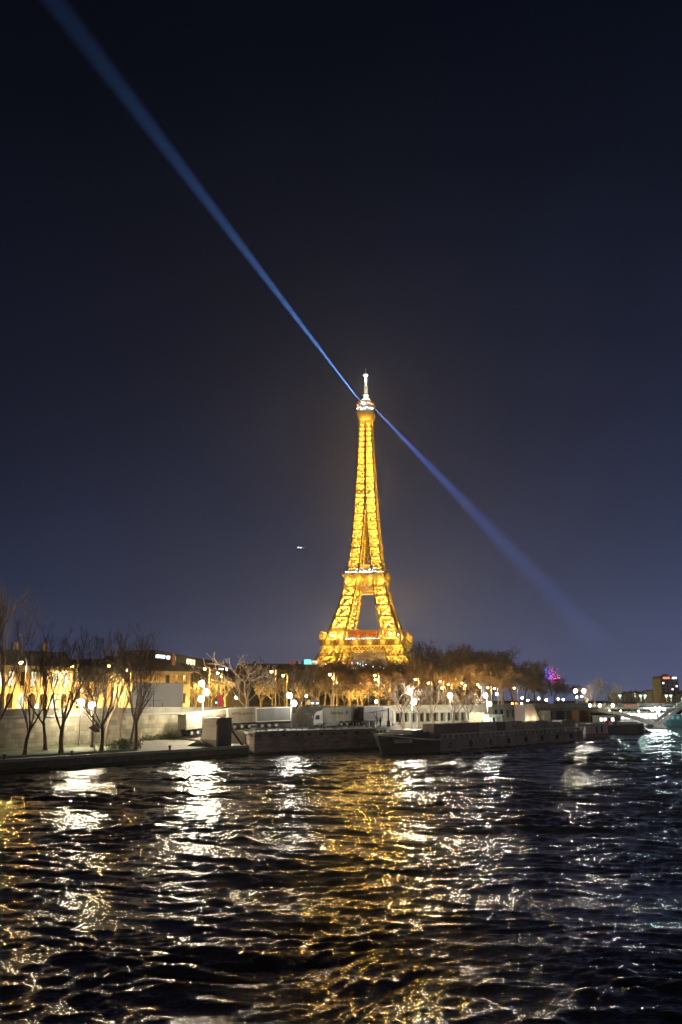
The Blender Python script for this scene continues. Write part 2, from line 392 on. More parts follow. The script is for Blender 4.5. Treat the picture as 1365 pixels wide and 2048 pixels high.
for z0, z1 in zip(zz, zz[1:]):
    g0, g1 = H(z0) - W(z0), H(z1) - W(z1)
    if g0 > 1.0:
        for sy_ in (-1, 1):
            for k in (-1, 1):
                mb.beam((-g0 * k, sy_ * H(z0), z0), (g1 * k, sy_ * H(z1), z1), 0.4); mb.beam((sy_ * H(z0), -g0 * k, z0), (sy_ * H(z1), g1 * k, z1), 0.4)
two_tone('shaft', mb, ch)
mb = MB(); mb.b2((-8.6, -8.6, 195), (8.6, 8.6, 195.5)); mb.b2((-9.3, -9.3, 195.9), (9.3, 9.3, 196.5)); mb.build('middle_landing', IRON, tower)
mb = MB(); mb.box((0, 0, 190), (2.6, 2.6, 148)); mb.build('lift_column', mat('lift_iron', (0.16, 0.1, 0.04), 0.6, 0.4, 0.3), tower)
def face_xf(k):                                # four faces: local (u along face, out, z) -> xyz
    c, s = math.cos(k * math.pi / 2), math.sin(k * math.pi / 2)
    return lambda u, o, z: (c * u + s * o, s * u - c * o, z)
# first platform: lattice girder, frieze with brackets, gallery with posts
for k in range(4):
    F = face_xf(k)
    g = MB()
    z0, z1 = 45.6, 54.0
    for z in (z0, z0 + 1.6, z1):
        g.beam(F(-H(z) - .4, H(z) + .6, z), F(H(z) + .4, H(z) + .6, z), 0.7, caps=True)
    n = 12
    for i in range(n):
        a = -1 + 2 * i / n; b = -1 + 2 * (i + 1) / n
        ha, hb = H(z0 + 1.6), H(z1)
        p, q, r_, s_ = F(a * ha, ha + .6, z0 + 1.6), F(b * ha, ha + .6, z0 + 1.6), F(b * hb, hb + .6, z1), F(a * hb, hb + .6, z1)
        for x, y in ((p, r_), (q, s_)): g.beam(x, y, 0.8, caps=False)
        m1, m2, m3, m4 = [tuple((Vector(x) + Vector(y)) / 2) for x, y in ((p, q), (q, r_), (r_, s_), (s_, p))]
        for x, y in ((m1, m2), (m2, m3), (m3, m4), (m4, m1)): g.beam(x, y, 0.5, caps=False)
        h0 = H(z0)
        mid = ((a + b) / 2)
        g.beam(F(a * h0, h0 + .6, z0), F(mid * ha, ha + .6, z0 + 1.6), 0.4, caps=False); g.beam(F(mid * ha, ha + .6, z0 + 1.6), F(b * h0, h0 + .6, z0), 0.4, caps=False)
    g.build('lattice_girder', IRON, tower)
    f = MB()
    f.b2(F(-36.6, 35.4, 54.2), F(36.6, 36.0, 58.2))
    for i in range(37):
        u_ = -36 + 2 * i
        f.beam(F(u_, 36.0, 54.3), F(u_, 37.4, 58.0), 0.35); 
    f.b2(F(-38, 36.1, 58.3), F(38, 38.0, 59.2))
    f.build('frieze', IRON_SHADE, tower)
    gl = MB()
    gl.b2(F(-38, 37.2, 66.3), F(38, 38.0, 67.3)); gl.b2(F(-37.9, 37.5, 61.0), F(37.9, 37.7, 61.3))
    for i in range(10):
        u_ = -37.6 + 75.2 * i / 9; gl.b2(F(u_ - .45, 37.1, 59.25), F(u_ + .45, 37.95, 66.25))
    for i in range(46):
        u_ = -37.3 + 74.6 * i / 45; gl.b2(F(u_ - .1, 37.5, 59.25), F(u_ + .1, 37.7, 66.2))
    gl.build('gallery', IRON, tower)
    ar = MB()                                   # decorative arch under the girder
    n = 30; pts_o, pts_i = [], []
    for i in range(n + 1):
        t = math.pi * (0.06 + 0.88 * i / n)
        u_, z_ = 37.5 * math.cos(t), 6 + 38.8 * math.sin(t); u2, z2 = 34.6 * math.cos(t), 6 + 35.6 * math.sin(t)
        pts_o.append(F(u_, H(z_) - .6, z_)); pts_i.append(F(u2, H(z2) - .6, z2))
    for i in range(n):
        ar.beam(pts_o[i], pts_o[i + 1], 0.8, caps=False); ar.beam(pts_i[i], pts_i[i + 1], 0.8, caps=False)
        ar.beam(pts_o[i], pts_i[i + 1], 0.4, caps=False); ar.beam(pts_i[i], pts_o[i + 1], 0.4, caps=False)
    ar.build('arch', IRON, tower)
d = MB()
for k in range(4):
    F = face_xf(k); d.b2(F(-35.2 if k % 2 == 0 else -15, 15, 57.0), F(35.2 if k % 2 == 0 else 15, 35.2, 58.1))
d.build('first_deck', IRON, tower)
PAVR = mat('dark_red_pavilion', (0.22, 0.03, 0.02), 0.5, 0.3, 0.3)
for k in range(4):
    F = face_xf(k); p = MB(); p.b2(F(-14, 17.5, 58.2), F(14, 27, 66.5)); p.b2(F(-15, 17, 66.6), F(15, 27.6, 68.0)); o = p.build('pavilion', PAVR, tower)
    w = MB()
    for i in range(9): w.b2(F(-13 + i * 3, 27.02, 59.5), F(-11 + i * 3, 27.1, 64.5))
    w.build('window', em('red_pavilion_window', (1.0, 0.22, 0.05), 0.35), o)
# second platform
for k in range(4):
    F = face_xf(k)
    g = MB()
    for z in (104.6, 107.6, 114.6):
        h = H(z) + 0.5; g.beam(F(-h, h, z), F(h, h, z), 0.6)
    n = 20
    for i in range(n):
        a = -1 + 2 * i / n; b = -1 + 2 * (i + 1) / n
        h0, h1 = H(104.6) + .5, H(107.6) + .5
        for x, y in ((a, b), (b, a)): g.beam(F(x * h0, h0, 104.6), F(y * h1, h1, 107.6), 0.38, caps=False)
    n = 6
    for i in range(n):
        a = -1 + 2 * i / n; b = -1 + 2 * (i + 1) / n
        h0, h1 = H(107.6) + .5, H(114.6) + .5
        for x, y in ((a, b), (b, a)): g.beam(F(x * h0, h0, 107.6), F(y * h1, h1, 114.6), 0.5, caps=False)
        g.beam(F(a * h0, h0, 107.6), F(a * h1, h1, 114.6), 0.6, caps=False)
        m0, m1 = (a + b) / 2, (h0 + h1) / 2
        g.beam(F(a * m1, m1, 111.1), F(m0 * h1, h1, 114.6), .35, caps=False); g.beam(F(m0 * h1, h1, 114.6), F(b * m1, m1, 111.1), .35, caps=False)
        g.beam(F(a * m1, m1, 111.1), F(m0 * h0, h0, 107.6), .35, caps=False); g.beam(F(m0 * h0, h0, 107.6), F(b * m1, m1, 111.1), .35, caps=False)
    g.build('lattice_girder', IRON, tower)
    f = MB()
    f.b2(F(-18.3, 17.6, 115.0), F(18.3, 18.2, 118.6))
    for i in range(23):
        u_ = -1 + 2 * i / 22; f.beam(F(u_ * 18.2, 18.3, 115.2), F(u_ * 20.6, 20.8, 119.0), 0.4, 0.7)
    f.b2(F(-21.2, 18.4, 119.1), F(21.2, 21.2, 119.7)); f.b2(F(-21.1, 21.0, 121.0), F(21.1, 21.15, 121.2))
    for i in range(24):
        u_ = -21 + 42 * i / 23; f.b2(F(u_ - .07, 21.0, 119.75), F(u_ + .07, 21.14, 120.95))
    f.build('second_gallery', IRON, tower)
d = MB(); d.b2((-17.4, -17.4, 117.6), (17.4, 17.4, 118.4)); d.build('second_deck', IRON, tower)
d = MB(); d.b2((-11, -11, 118.5), (11, 11, 124.0)); d.b2((-12, -12, 124.1), (12, 12, 124.8)); d.b2((-7, -7, 124.9), (7, 7, 129)); d.build('kiosk', mat('kiosk_panel', (0.5, 0.45, 0.36), 0.5, 0.3, 0.4), tower)
# top: flare, cabin, dome, mast
f = MB()
for k in range(4):
    F = face_xf(k)
    f.add([F(-5.6, 5.6, 268), F(5.6, 5.6, 268), F(8.0, 8.0, 275.6), F(-8.0, 8.0, 275.6)], [(0, 1, 2, 3)])
    for i in range(9):
        u_ = -1 + i / 4; f.beam(F(u_ * 5.6, 5.75, 268), F(u_ * 8.0, 8.15, 275.6), .3)
    f.beam(F(-6.6, 6.6, 262), F(6.6, 6.6, 262), .5)
f.b2((-8.4, -8.4, 275.7), (8.4, 8.4, 276.6))
f.build('top_gallery', IRON, tower)
CAB = mat('cabin_panel', (0.5, 0.46, 0.4), 0.5, 0.4, 0.4)
c = MB(); c.b2((-7.2, -7.2, 276.7), (7.2, 7.2, 281.5)); c.b2((-8.2, -8.2, 281.6), (8.2, 8.2, 282.2))
for i in range(13):
    for k in range(4):
        F = face_xf(k); c.beam(F(-8 + 16 * i / 12, 8.0, 282.3), F(-8 + 16 * i / 12, 8.0, 285.4), .16)
for k in range(4):
    F = face_xf(k); c.beam(F(-8, 8, 285.3), F(8, 8, 285.3), .2)
c.b2((-5.6, -5.6, 282.3), (5.6, 5.6, 287.0)); c.build('cabin', CAB, tower)
dm = MB(); dm.lathe((0, 0, 287.1), [(6.3, 0), (6.0, 1.2), (4.6, 3.0), (2.6, 4.6), (1.9, 5.0), (1.9, 7.6), (2.6, 7.8), (2.4, 8.4)], 16); dm.build('dome', CAB, tower, True)
MASTW = mat('white_mast', (0.75, 0.74, 0.68), 0.5, 0.15, 0.5)
a = MB(); a.lathe((0, 0, 295.6), [(1.7, 0), (1.7, 4.6), (1.9, 4.8), (1.9, 9.0), (1.3, 9.4), (1.0, 9.6), (1.0, 19.6), (2.3, 19.8), (2.3, 21.4), (0.5, 21.8), (0.32, 22.0), (0.3, 27.5)], 12); a.build('mast', MASTW, tower)
# beacon heads at the top
for k, (bx, by) in enumerate(((-5.0, -6.6), (5.0, 6.6))):
    b = MB(); b.lathe((bx, by, 285.6), [(0.9, 0), (1.2, 0.3), (1.2, 1.9), (0.8, 2.4)], 12); b.build('beacon_head', DARKM, tower)
# small lamps on the tower
lampm = {'w': em('tower_white_lamp', (1, 0.97, 0.88), 14), 'b': em('tower_blue_lamp', (0.55, 0.82, 1.0), 10), 'r': em('tower_red_lamp', (1, 0.2, 0.1), 5), 'o': em('tower_amber_lamp', (1, 0.5, 0.1), 6)}
lm = {}
for key, m_ in lampm.items():
    b = MB(); b.ball((0, 0, 0), 0.55, 8, 5); me_o = b.build('lamp', m_, tower); lm[key] = me_o
first = {k_: True for k_ in lm}
def tlamp(key, p, s=1.0):
    o = lm[key] if first[key] else lm[key].copy()
    if not first[key]: C.objects.link(o); o.parent = tower
    first[key] = False; o.location = p; o.scale = (s, s, s)
q_ = random.Random(5)
for k in range(26):
    u_ = -17 + 34 * k / 25; tlamp(q_.choice('wwwb'), (u_, -18.6, 120.3 + q_.uniform(-.2, .6)), q_.uniform(.35, .75))
for k in range(14):
    u_ = -9 + 18 * k / 13; tlamp(q_.choice('wbb'), (u_, -11.6, 121.5 + q_.uniform(0, 3.5)), q_.uniform(.5, 1.0))
for k in range(16):
    u_ = -14 + 28 * k / 15; tlamp('w', (u_, -36.2, 59.9), q_.uniform(.45, .8))
for p, s, key in (((-26, -33.5, 63), 1.5, 'w'), ((24, -33.5, 64), 1.6, 'w'), ((31, -33, 63), 1.1, 'w'), ((-20, -34, 62), 1, 'w')): tlamp(key, p, s)
for k in range(15):
    u_ = -7.5 + 15 * k / 14; tlamp(q_.choice('wbbwr'), (u_, -8.5, 277.6 + q_.uniform(0, 3.0)), q_.uniform(.55, 1.0))
for k in range(9):
    u_ = -6 + 12 * k / 8; tlamp(q_.choice('wowr'), (u_, -6.5, 283.3 + q_.uniform(0, 3)), q_.uniform(.6, 1.1))
tlamp('b', (-1.0, -8.8, 284.0), 2.2); tlamp('r', (-6.8, -8.6, 282.5), 1.3); tlamp('r', (7.6, -8.2, 283), 1.0)
# projectors inside the lattice (real lamps)
def plamp(name, p, energy, col, radius=0.6, parent=tower):
    l = bpy.data.lights.new(name, 'POINT'); l.energy = energy; l.color = col; l.shadow_soft_size = radius
    o = bpy.data.objects.new(name, l); C.objects.link(o); o.parent = parent; o.location = p
    return o
GOLD = (1.0, 0.59, 0.085)
TE = 26000.0
for sx_ in (-1, 1):
    for sy_ in (-1, 1):
        for z, e in ((46, .5), (52, .9), (63, 1.9), (74, 2.0), (85, 1.8), (95, 1.5), (104, 1.2), (112, 1.1)):
            c_ = H(z) - W(z) / 2; plamp('leg_projector', (sx_ * c_, sy_ * c_, z), TE * e * (W(z) / 11) ** 2, GOLD)
for z in LV_UP[:-1]:
    zm = z + 1.6
    if H(zm) - W(zm) > 0.8:
        for sx_ in (-1, 1):
            for sy_ in (-1, 1):
                c_ = H(zm) - W(zm) / 2; plamp('shaft_projector', (sx_ * c_, sy_ * c_, zm), TE * 0.8 * (W(zm) / 11) ** 2, GOLD)
    else:
        for sx_, sy_ in ((-1, -1), (1, -1), (1, 1)):
            c_ = H(zm) * 0.5; plamp('shaft_projector', (sx_ * c_, sy_ * c_, zm), TE * 0.9 * (H(zm) / 11) ** 2, GOLD)
for k in range(4):
    F = face_xf(k)
    if k in (0, 1):
        for u_ in (-30, -18, -6, 6, 18, 30):
            plamp('girder_projector', F(u_, 32.5, 50), TE * 0.3, GOLD, 0.4); plamp('gallery_projector', F(u_, 35.6, 60.5), TE * (0.3 if k == 0 else .08), GOLD, 0.4)
            plamp('frieze_projector', F(u_, 39.6, 56.6), TE * (0.25 if k == 0 else .08), GOLD, 0.4)
        for u_ in (-15, -5, 5, 15):
            plamp('second_projector', F(u_, 20.8, 113.5), TE * (0.16 if k == 0 else .04), GOLD, 0.4); plamp('girder_projector', F(u_, 16.2, 111), TE * 0.2, GOLD, 0.4)
        plamp('top_projector', F(-2, 9.0, 267), TE * 0.16, GOLD, 0.3); plamp('top_projector', F(3, 9.5, 267), TE * 0.16, GOLD, 0.3)
for a_ in (0.4, 2.5, 4.2, 5.4):
    plamp('mast_projector', (4.2 * math.cos(a_), 4.2 * math.sin(a_), 292), TE * 0.2, (1, 0.86, 0.6), 0.3)
    plamp('mast_projector', (3.4 * math.cos(a_), 3.4 * math.sin(a_), 311), TE * 0.17, (1, 0.9, 0.7), 0.3)
# ================================================================ LEFT BANK: ground, quays, walls
def off(poly, d):                              # offset polyline towards the left of its direction (the land side)
    out = []
    for i, p in enumerate(poly):
        a = Vector(poly[max(i - 1, 0)]); b = Vector(poly[min(i + 1, len(poly) - 1)])
        t = (b - a).normalized(); out.append((p[0] - t.y * d, p[1] + t.x * d))
    return out
def along(poly, s):
    for a, b in zip(poly, poly[1:]):
        L = math.dist(a, b)
        if s <= L: return (a[0] + (b[0] - a[0]) * s / L, a[1] + (b[1] - a[1]) * s / L)
        s -= L
    return poly[-1]
def at_px(poly, px, z=6.0):                    # point of a plan polyline seen at photo column px
    best = None
    for a, b in zip(poly, poly[1:]):
        for k in range(41):
            x, y = a[0] + (b[0] - a[0]) * k / 40, a[1] + (b[1] - a[1]) * k / 40
            if y < 20: continue
            e = abs(GX(px, y, z) - x)
            if best is None or e < best[0]: best = (e, x, y)
    return best[1], best[2]
WALL = [(-100, 20), (-47.5, 123), (-28.8, 157), (12.3, 192), (41, 222), (74, 262), (112, 330), (210, 420), (700, 760)]
EDGE = [(-92, 44), (-42.3, 110), (-15.2, 145)]
ZU = 6.7
up = off(WALL, 0.75)
mb = MB(); poly = up + [(2500, 1500), (2500, 2800), (-2500, 2800), (-2500, -300), (-150, -300)]
mb.add([(x, y, ZU) for x, y in poly], [tuple(range(len(poly)))]); o = mb.build('upper_quay_ground', SOIL); o['kind'] = 'structure'
mb = MB(); a, b = off(WALL, 7), off(WALL, 19)
for i in range(len(a) - 1): mb.quad((*a[i], ZU + .012), (*a[i + 1], ZU + .012), (*b[i + 1], ZU + .012), (*b[i], ZU + .012))
o = mb.build('upper_road', ASPH); o['kind'] = 'structure'
mb = MB(); a, b = off(WALL, .8), off(WALL, 6.9)
for i in range(len(a) - 1):
    mb.prism([a[i], a[i + 1], b[i + 1], b[i]], ZU + .004, ZU + .13)
o = mb.build('upper_pavement', PAVE); o['kind'] = 'structure'

# retaining walls along the upper quay, each stretch a thing
PARM = mat('weathered_parapet', (.15, .135, .105), .9, .45, .4, .2)
def wall_thing(name, pts, z0, z1, label, m, cornice=True, par=True):
    w = MB(); e = empty(name, (pts[0][0], pts[0][1], 0), 0, label, 'quay wall'); O = (pts[0][0], pts[0][1], 0)
    inn = off(pts, 0.7)
    for i in range(len(pts) - 1): w.prism([pts[i], pts[i + 1], inn[i + 1], inn[i]], z0, z1 - 1.25)
    w.build('wall', m, e, origin=O)
    if cornice:
        c = MB(); q0, q1 = off(pts, -0.22), off(pts, 0.72)
        for i in range(len(pts) - 1): c.prism([q0[i], q0[i + 1], q1[i + 1], q1[i]], z1 - 1.24, z1 - 0.95)
        c.build('cornice', CONCD, e, origin=O)
    p = MB(); q0, q1 = off(pts, 0.02), off(pts, 0.5); r0, r1 = off(pts, -.06), off(pts, .58)
    for i in range(len(pts) - 1):
        p.prism([q0[i], q0[i + 1], q1[i + 1], q1[i]], z1 - 0.945, z1 - .16)
        p.prism([r0[i], r0[i + 1], r1[i + 1], r1[i]], z1 - .155, z1)
    p.build('parapet', PARM if par else CONCD, e, origin=O)
    return e
W_A = along(WALL, math.dist(WALL[0], WALL[1]) + math.dist(WALL[1], WALL[2]) + 14.0)
wall_thing('retaining_wall', [WALL[0], WALL[1], WALL[2], W_A], 1.5, 7.75, 'stained pale stone retaining wall behind the bare trees on the low quay', STONE)
xa, ya = at_px(WALL, 782)
W_B = (xa, ya)
wall_thing('retaining_wall', [W_A, W_B], 2.0, 7.75, 'shadowy stone retaining wall behind the parked container trailers', brick_mat('shaded_wall_stone', (0.3, 0.27, 0.22), (0.15, 0.13, 0.1), 1.4, 0.5), par=False)

# lower quay: stone edge, coping, then grass, path, grass up to the wall; rises to a ramp beside the wall further along
def lerp2(a, b, t): return (a[0] + (b[0] - a[0]) * t, a[1] + (b[1] - a[1]) * t)
NQ = 40
E_ = [along(EDGE, math.dist(EDGE[0], EDGE[1]) * i / 26) for i in range(26)] + [lerp2(EDGE[1], EDGE[2], i / 14) for i in range(15)]
WB = [WALL[0], WALL[1], WALL[2], (-20.0, 164.5)]
def w_len(p): return sum(math.dist(a, b) for a, b in zip(p, p[1:]))
W_ = [along(WB, w_len(WB) * i / 40) for i in range(41)]
def qz(t): return 1.62 + 0.75 * t
def strip(name, t0, t1, m, i0=0, i1=40, dz=0.0, kind='structure', rag=0.0, steps=6):
    s = MB()
    for i in range(i0, i1):
        for k in range(steps):
            ta, tb = t0 + (t1 - t0) * k / steps, t0 + (t1 - t0) * (k + 1) / steps
            P_ = lambda j, t: (*lerp2(E_[j], W_[j], t), qz(t) + dz)
            s.quad(P_(i, ta), P_(i + 1, ta), P_(i + 1, tb), P_(i, tb))
    o = s.build(name, m); o['kind'] = kind; return o
strip('lower_quay', 0.0, 1.0, SOIL)
strip('towpath', 0.40, 0.72, PAVE, 0, 34, 0.012)
strip('grass', 0.10, 0.40, GRASS_M, 0, 33, 0.008, 'stuff')
strip('grass', 0.72, 0.995, GRASS_M, 0, 34, 0.008, 'stuff')
strip('paved_ramp', 0.06, 0.93, PAVE, 33, 40, 0.014)
# coping stones and wet river wall
EXT = E_ + []
s = MB()
for i in range(40):
    a, b = E_[i], E_[i + 1]; n = Vector((a[1] - b[1], b[0] - a[0])).normalized()
    ip = lambda p, d: (p[0] + n.x * d, p[1] + n.y * d)
    s.prism([ip(a, -.06), ip(b, -.06), ip(b, 1.0), ip(a, 1.0)], 1.35, 1.72)
o = s.build('quay_coping', CONC); o['kind'] = 'structure'
w = MB(); ins = off(E_, 0.8)
for i in range(40): w.prism([E_[i], E_[i + 1], ins[i + 1], ins[i]], -1.0, 1.345)
o = w.build('river_wall', DARKSTONE, origin=(E_[0][0], E_[0][1], 0)); tag(o, 'dark wet stone river wall below the low grassy quay', 'river wall')
s = MB(); q0, q1 = off(E_, 1.9), off(E_, 2.3)
for i in range(6, 33): s.prism([q0[i], q0[i + 1], q1[i + 1], q1[i]], 1.7, 1.98)
o = s.build('stone_kerb', CONCD, origin=(E_[6][0], E_[6][1], 0)); tag(o, 'low dark kerb between the coping and the grass', 'kerb')
# mooring bollards
b0 = MB(); b0.lathe((0, 0, 0), [(.22, 0), (.16, .06), (.15, .42), (.24, .46), (.24, .58), (.1, .64)], 10)
for i, (px, lab) in enumerate(((9, 'small dark mooring bollard on the coping at the left end of the quay'), (144, 'small dark mooring bollard on the coping right of the second big trunk'), (340, 'small dark mooring bollard on the edge of the bright paved ramp'))):
    x, y = at_px(off(E_, .5), px, 1.7)
    if i == 0: bo = b0.build('mooring_bollard', DARKM)
    else: bo = bo.copy(); C.objects.link(bo)
    bo.location = (x, y, 1.72); tag(bo, lab, 'bollard', 'mooring bollards')

# loading platform that juts into the river
PZ = 3.85
PF = [(-16.3, 149.5), (-15.4, 147.2), (-14.4, 146.2), (-10.5, 149.8), (6.4, 162.5), (9.0, 172.0)]
pb0, pb1 = at_px(WALL, 486), at_px(WALL, 800)
pt = empty('loading_platform', (-14, 147, 0), 0, 'brown stone loading platform with rounded corner jutting into the river', 'platform'); PO = (-14, 147, 0)
back = [(pb1[0] + .1, pb1[1] - .4), (pb0[0] + .2, pb0[1] - .4)]
m = MB(); m.prism(PF + back, -1.0, PZ - .42); m.build('base', REDSTONE, pt, origin=PO)
m = MB()
o1 = [(x, y) for x, y in off(PF, -.25)]
m.prism(o1 + back, PZ - .415, PZ); m.build('deck', CONCD, pt, origin=PO)
cps = []
for i in range(2, 5):
    L = math.dist(PF[i], PF[i + 1]); n = max(2, int(L / 2.6))
    for k in range(n):
        p = lerp2(PF[i], PF[i + 1], (k + .3) / n); cps.append(((p[0] + .05, p[1] - .12, PZ - .66), (.5, .5, .45), math.atan2(PF[i + 1][1] - PF[i][1], PF[i + 1][0] - PF[i][0])))
for k in range(22):
    rr = random.Random(k); p = lerp2(PF[3], PF[4], rr.random()); cps.append(((p[0] + .02, p[1] - .03, rr.uniform(.6, 3.0)), (.28, .2, .22), .64))
for a in cps: m = MB(); m.box(*a); m.build('corbel', DARKSTONE, pt, origin=PO)
# pale side of the ramp behind the rounded corner, graffiti-stained
m = MB(); m.prism([(-18.6, 148.6), (-14.9, 150.3), (-15.3, 151.2), (-19, 149.5)], 1.6, PZ + .1)
o = m.build('ramp_wall', brick_mat('pale_rendered_wall', (0.5, 0.45, 0.36), (0.4, 0.36, 0.3), 3, 2, dirt=(0.25, 0.2, 0.14)), origin=(-17, 150, 0)); tag(o, 'pale scuffed wall between the steep stair and the rounded platform corner', 'wall')
# ramp slab along the wall up to the platform level
m = MB(); ra, rb = at_px(WALL, 350), at_px(WALL, 492); t_ = Vector((rb[0] - ra[0], rb[1] - ra[1])).normalized(); n_ = Vector((t_.y, -t_.x))
q = lambda p, d: (p[0] + n_.x * d, p[1] + n_.y * d)
m.prism([q(ra, 9.0), q(rb, 10.5), q(rb, .35), q(ra, .35)], 1.5, [2.42, PZ - .02, PZ - .02, 2.45])
o = m.build('ramp', PAVE); o['kind'] = 'structure'
# railing on the platform
rl = empty('railing', (-12, 148, PZ), 0, 'dark post and rail fence along the edge of the stone loading platform', 'railing'); RO = (-12, 148, PZ)
RP = [(-15.2, 148.4), (-14.2, 147.2), (-10.3, 150.6), (6.2, 163.2)]
m = MB()
for z in (.55, 1.08):
    for a, b in zip(RP, RP[1:]): m.beam((*a, PZ + z), (*b, PZ + z), .07)
m.build('rail', GREYM, rl, origin=RO)
L = w_len(RP); n = 22; ps = None
for k in range(n + 1):
    p = along(RP, L * k / n * .999)
    if ps is None:
        b = MB(); b.b2((-.07, -.07, 0), (.07, .07, 1.15)); ps = b.build('post', GREYM, rl); po = ps
    else:
        po = ps.copy(); C.objects.link(po); po.parent = rl
    po.location = (p[0] - RO[0], p[1] - RO[1], 0)

# quay behind the barge
m = MB(); qb = [(6.5, 166), (16, 172), (36, 197), (58, 222), (78, 252)]
tail = [at_px(WALL, p) for p in (1130, 1060, 900, 800)]
m.prism(qb + [(x - .05, y - .3) for x, y in tail], -1, 2.9); o = m.build('lower_quay_east', PAVE); o['kind'] = 'structure'

# kiosk on the lower quay edge
KX, KY = GX(419, 142, 4), 142.0
k = empty('concrete_kiosk', (KX, KY, 1.7), R(-33), 'pale concrete kiosk with a dark side on the quay edge beside the ramp', 'kiosk')
KW = brick_mat('kiosk_render', (0.62, 0.56, 0.45), (0.5, 0.45, 0.37), 1.35, 1.5, dirt=(0.5, 0.3, 0.2))
m = MB(); m.b2((-1.6, 0, 1.05), (1.5, 3.5, 4.3)); m.build('wall', KW, k)
m = MB(); m.b2((-1.65, -.05, 0), (1.5, 3.5, 1.04)); m.build('plinth', CONC, k)
m = MB(); m.b2((1.501, .02, 0), (1.75, 3.5, 4.35)); m.build('side_cladding', mat('dark_cladding', (.07, .055, .045), .6, .3, .8), k)
m = MB(); m.b2((-1.6, 0, 4.36), (2.1, 3.7, 4.5)); m.build('roof', DARKM, k)
m = MB(); m.b2((1.5, -.12, 3.4), (1.7, .015, 4.0)); m.build('lamp_bracket', DARKM, k)
m = MB(); m.b2((1.751, .5, .1), (1.79, 1.5, 1.6)); m.build('door', DARKM, k)
m = MB(); m.lathe((-.9, -.04, 3.8), [(.1, 0), (.1, .2)], 8); m.build('vent', BLACK, k)
# dark wedge on the paving: a sunken boat step with sloping cheeks
m = MB(); wx, wy = GX(397, 141, 2), 140.2
m.add([(wx - 1.9, wy, 1.73), (wx + 1.5, wy, 1.73), (wx + .05, wy + .3, 2.75), (wx + 1.5, wy + 2, 1.73), (wx - 1.9, wy + 2, 1.73), (wx + .05, wy + 2, 2.75)], [(0, 1, 2), (0, 2, 5, 4), (1, 3, 5, 2), (3, 4, 5), (0, 4, 3, 1)])
o = m.build('mooring_wedge', DARKSTONE, origin=(wx, wy, 1.73)); tag(o, 'dark triangular stone wedge on the paving left of the pale kiosk', 'wedge')
# steep steel stair
sx0, sy0 = GX(474, 145, 3), 145.6
st = empty('steel_stair', (sx0, sy0, 1.65), R(10), 'steep dark steel stair leaning between the kiosk and the pale wall', 'stair')
m = MB()
for y in (-.5, .5): m.beam((-1.4, y, 3.1), (.9, y, 0), .14, .32)
m.build('stringer', DARKM, st)
m = MB()
for i in range(11):
    t = (i + .5) / 11; m.box((-1.4 + 2.3 * t, 0, 3.1 - 3.1 * t), (.3, .9, .04))
m.build('tread', GREYM, st)
m = MB()
for y in (-.5, .5):
    m.beam((-1.4, y, 4.1), (.9, y, 1.0), .05)
    for t in (0, .33, .66, 1): m.beam((-1.4 + 2.3 * t, y, 3.1 - 3.1 * t), (-1.4 + 2.3 * t, y, 4.1 - 3.1 * t), .05)
m.build('handrail', GREYM, st)

# arrow sign at the water's edge
gx, gy = GX(188, 122, 3), 122.4
sg = empty('arrow_sign', (gx, gy, 1.75), R(8), 'dark red arrow sign with a letter R on a post at the grass edge', 'sign')
m = MB(); m.tube([(0, 0.06, 0), (0, 0.06, 3.9)], .05, 8); m.build('post', GREYM, sg)
SIGNR = mat('sign_red', (0.34, 0.07, 0.035), 0.5, 0.2, 2.0)
m = MB(); m.prism([(-.15, .0), (.62, .0), (.62, .04), (-.15, .04)], 2.85, 4.05)
m.add([(-.16, .0, 2.95), (-.16, .0, 3.95), (-1.05, .0, 3.45), (-.16, .04, 2.95), (-.16, .04, 3.95), (-1.05, .04, 3.45)], [(0, 2, 1), (3, 4, 5), (0, 3, 5, 2), (1, 2, 5, 4)]); m.build('board', SIGNR, sg)
m = MB()
for a, b in (((-.1, 3.0), (.57, 3.0)), ((.57, 3.0), (.57, 4.0)), ((.57, 4.0), (-.1, 4.0)), ((-.1, 4.0), (-.1, 3.0))): m.beam((a[0], -.012, a[1]), (b[0], -.012, b[1]), .05, .02)
m.build('border', WHITE, sg)
text_part('lettering', 'R', .95, WHITE, sg, (.24, -.012, 3.5), (R(90), 0, 0))
m = MB(); m.add([(-.25, -.008, 3.15), (-.25, -.008, 3.75), (-.8, -.008, 3.45)], [(0, 2, 1)]); m.build('arrow', mat('faded_sign_tone', (0.5, 0.3, 0.2), .6), sg)

# iron ladders down the river walls
def ladder(p, q, t, z0, z1, label):
    e = empty('iron_ladder', (p[0] + (q[0] - p[0]) * t, p[1] + (q[1] - p[1]) * t, z0), math.atan2(q[1] - p[1], q[0] - p[0]), label, 'ladder', 'ladders on the river walls'); m = MB()
    for x_ in (-.22, .22): m.tube([(x_, -.12, 0), (x_, -.12, z1 - z0)], .03, 6)
    m.build('rail', DARKM, e); m = MB(); k = 0.15
    while k < z1 - z0: m.tube([(-.22, -.12, k), (.22, -.12, k)], .02, 5); k += .3
    m.build('rung', DARKM, e)
ladder(EDGE[1], EDGE[2], .25, 0.0, 1.6, 'iron ladder on the dark river wall near the arrow sign')
ladder(PF[3], PF[4], .22, 0.0, 3.6, 'iron ladder on the brown platform wall below the trailers')
ladder(PF[3], PF[4], .8, 0.0, 3.6, 'iron ladder on the brown platform wall next to the barge bow')
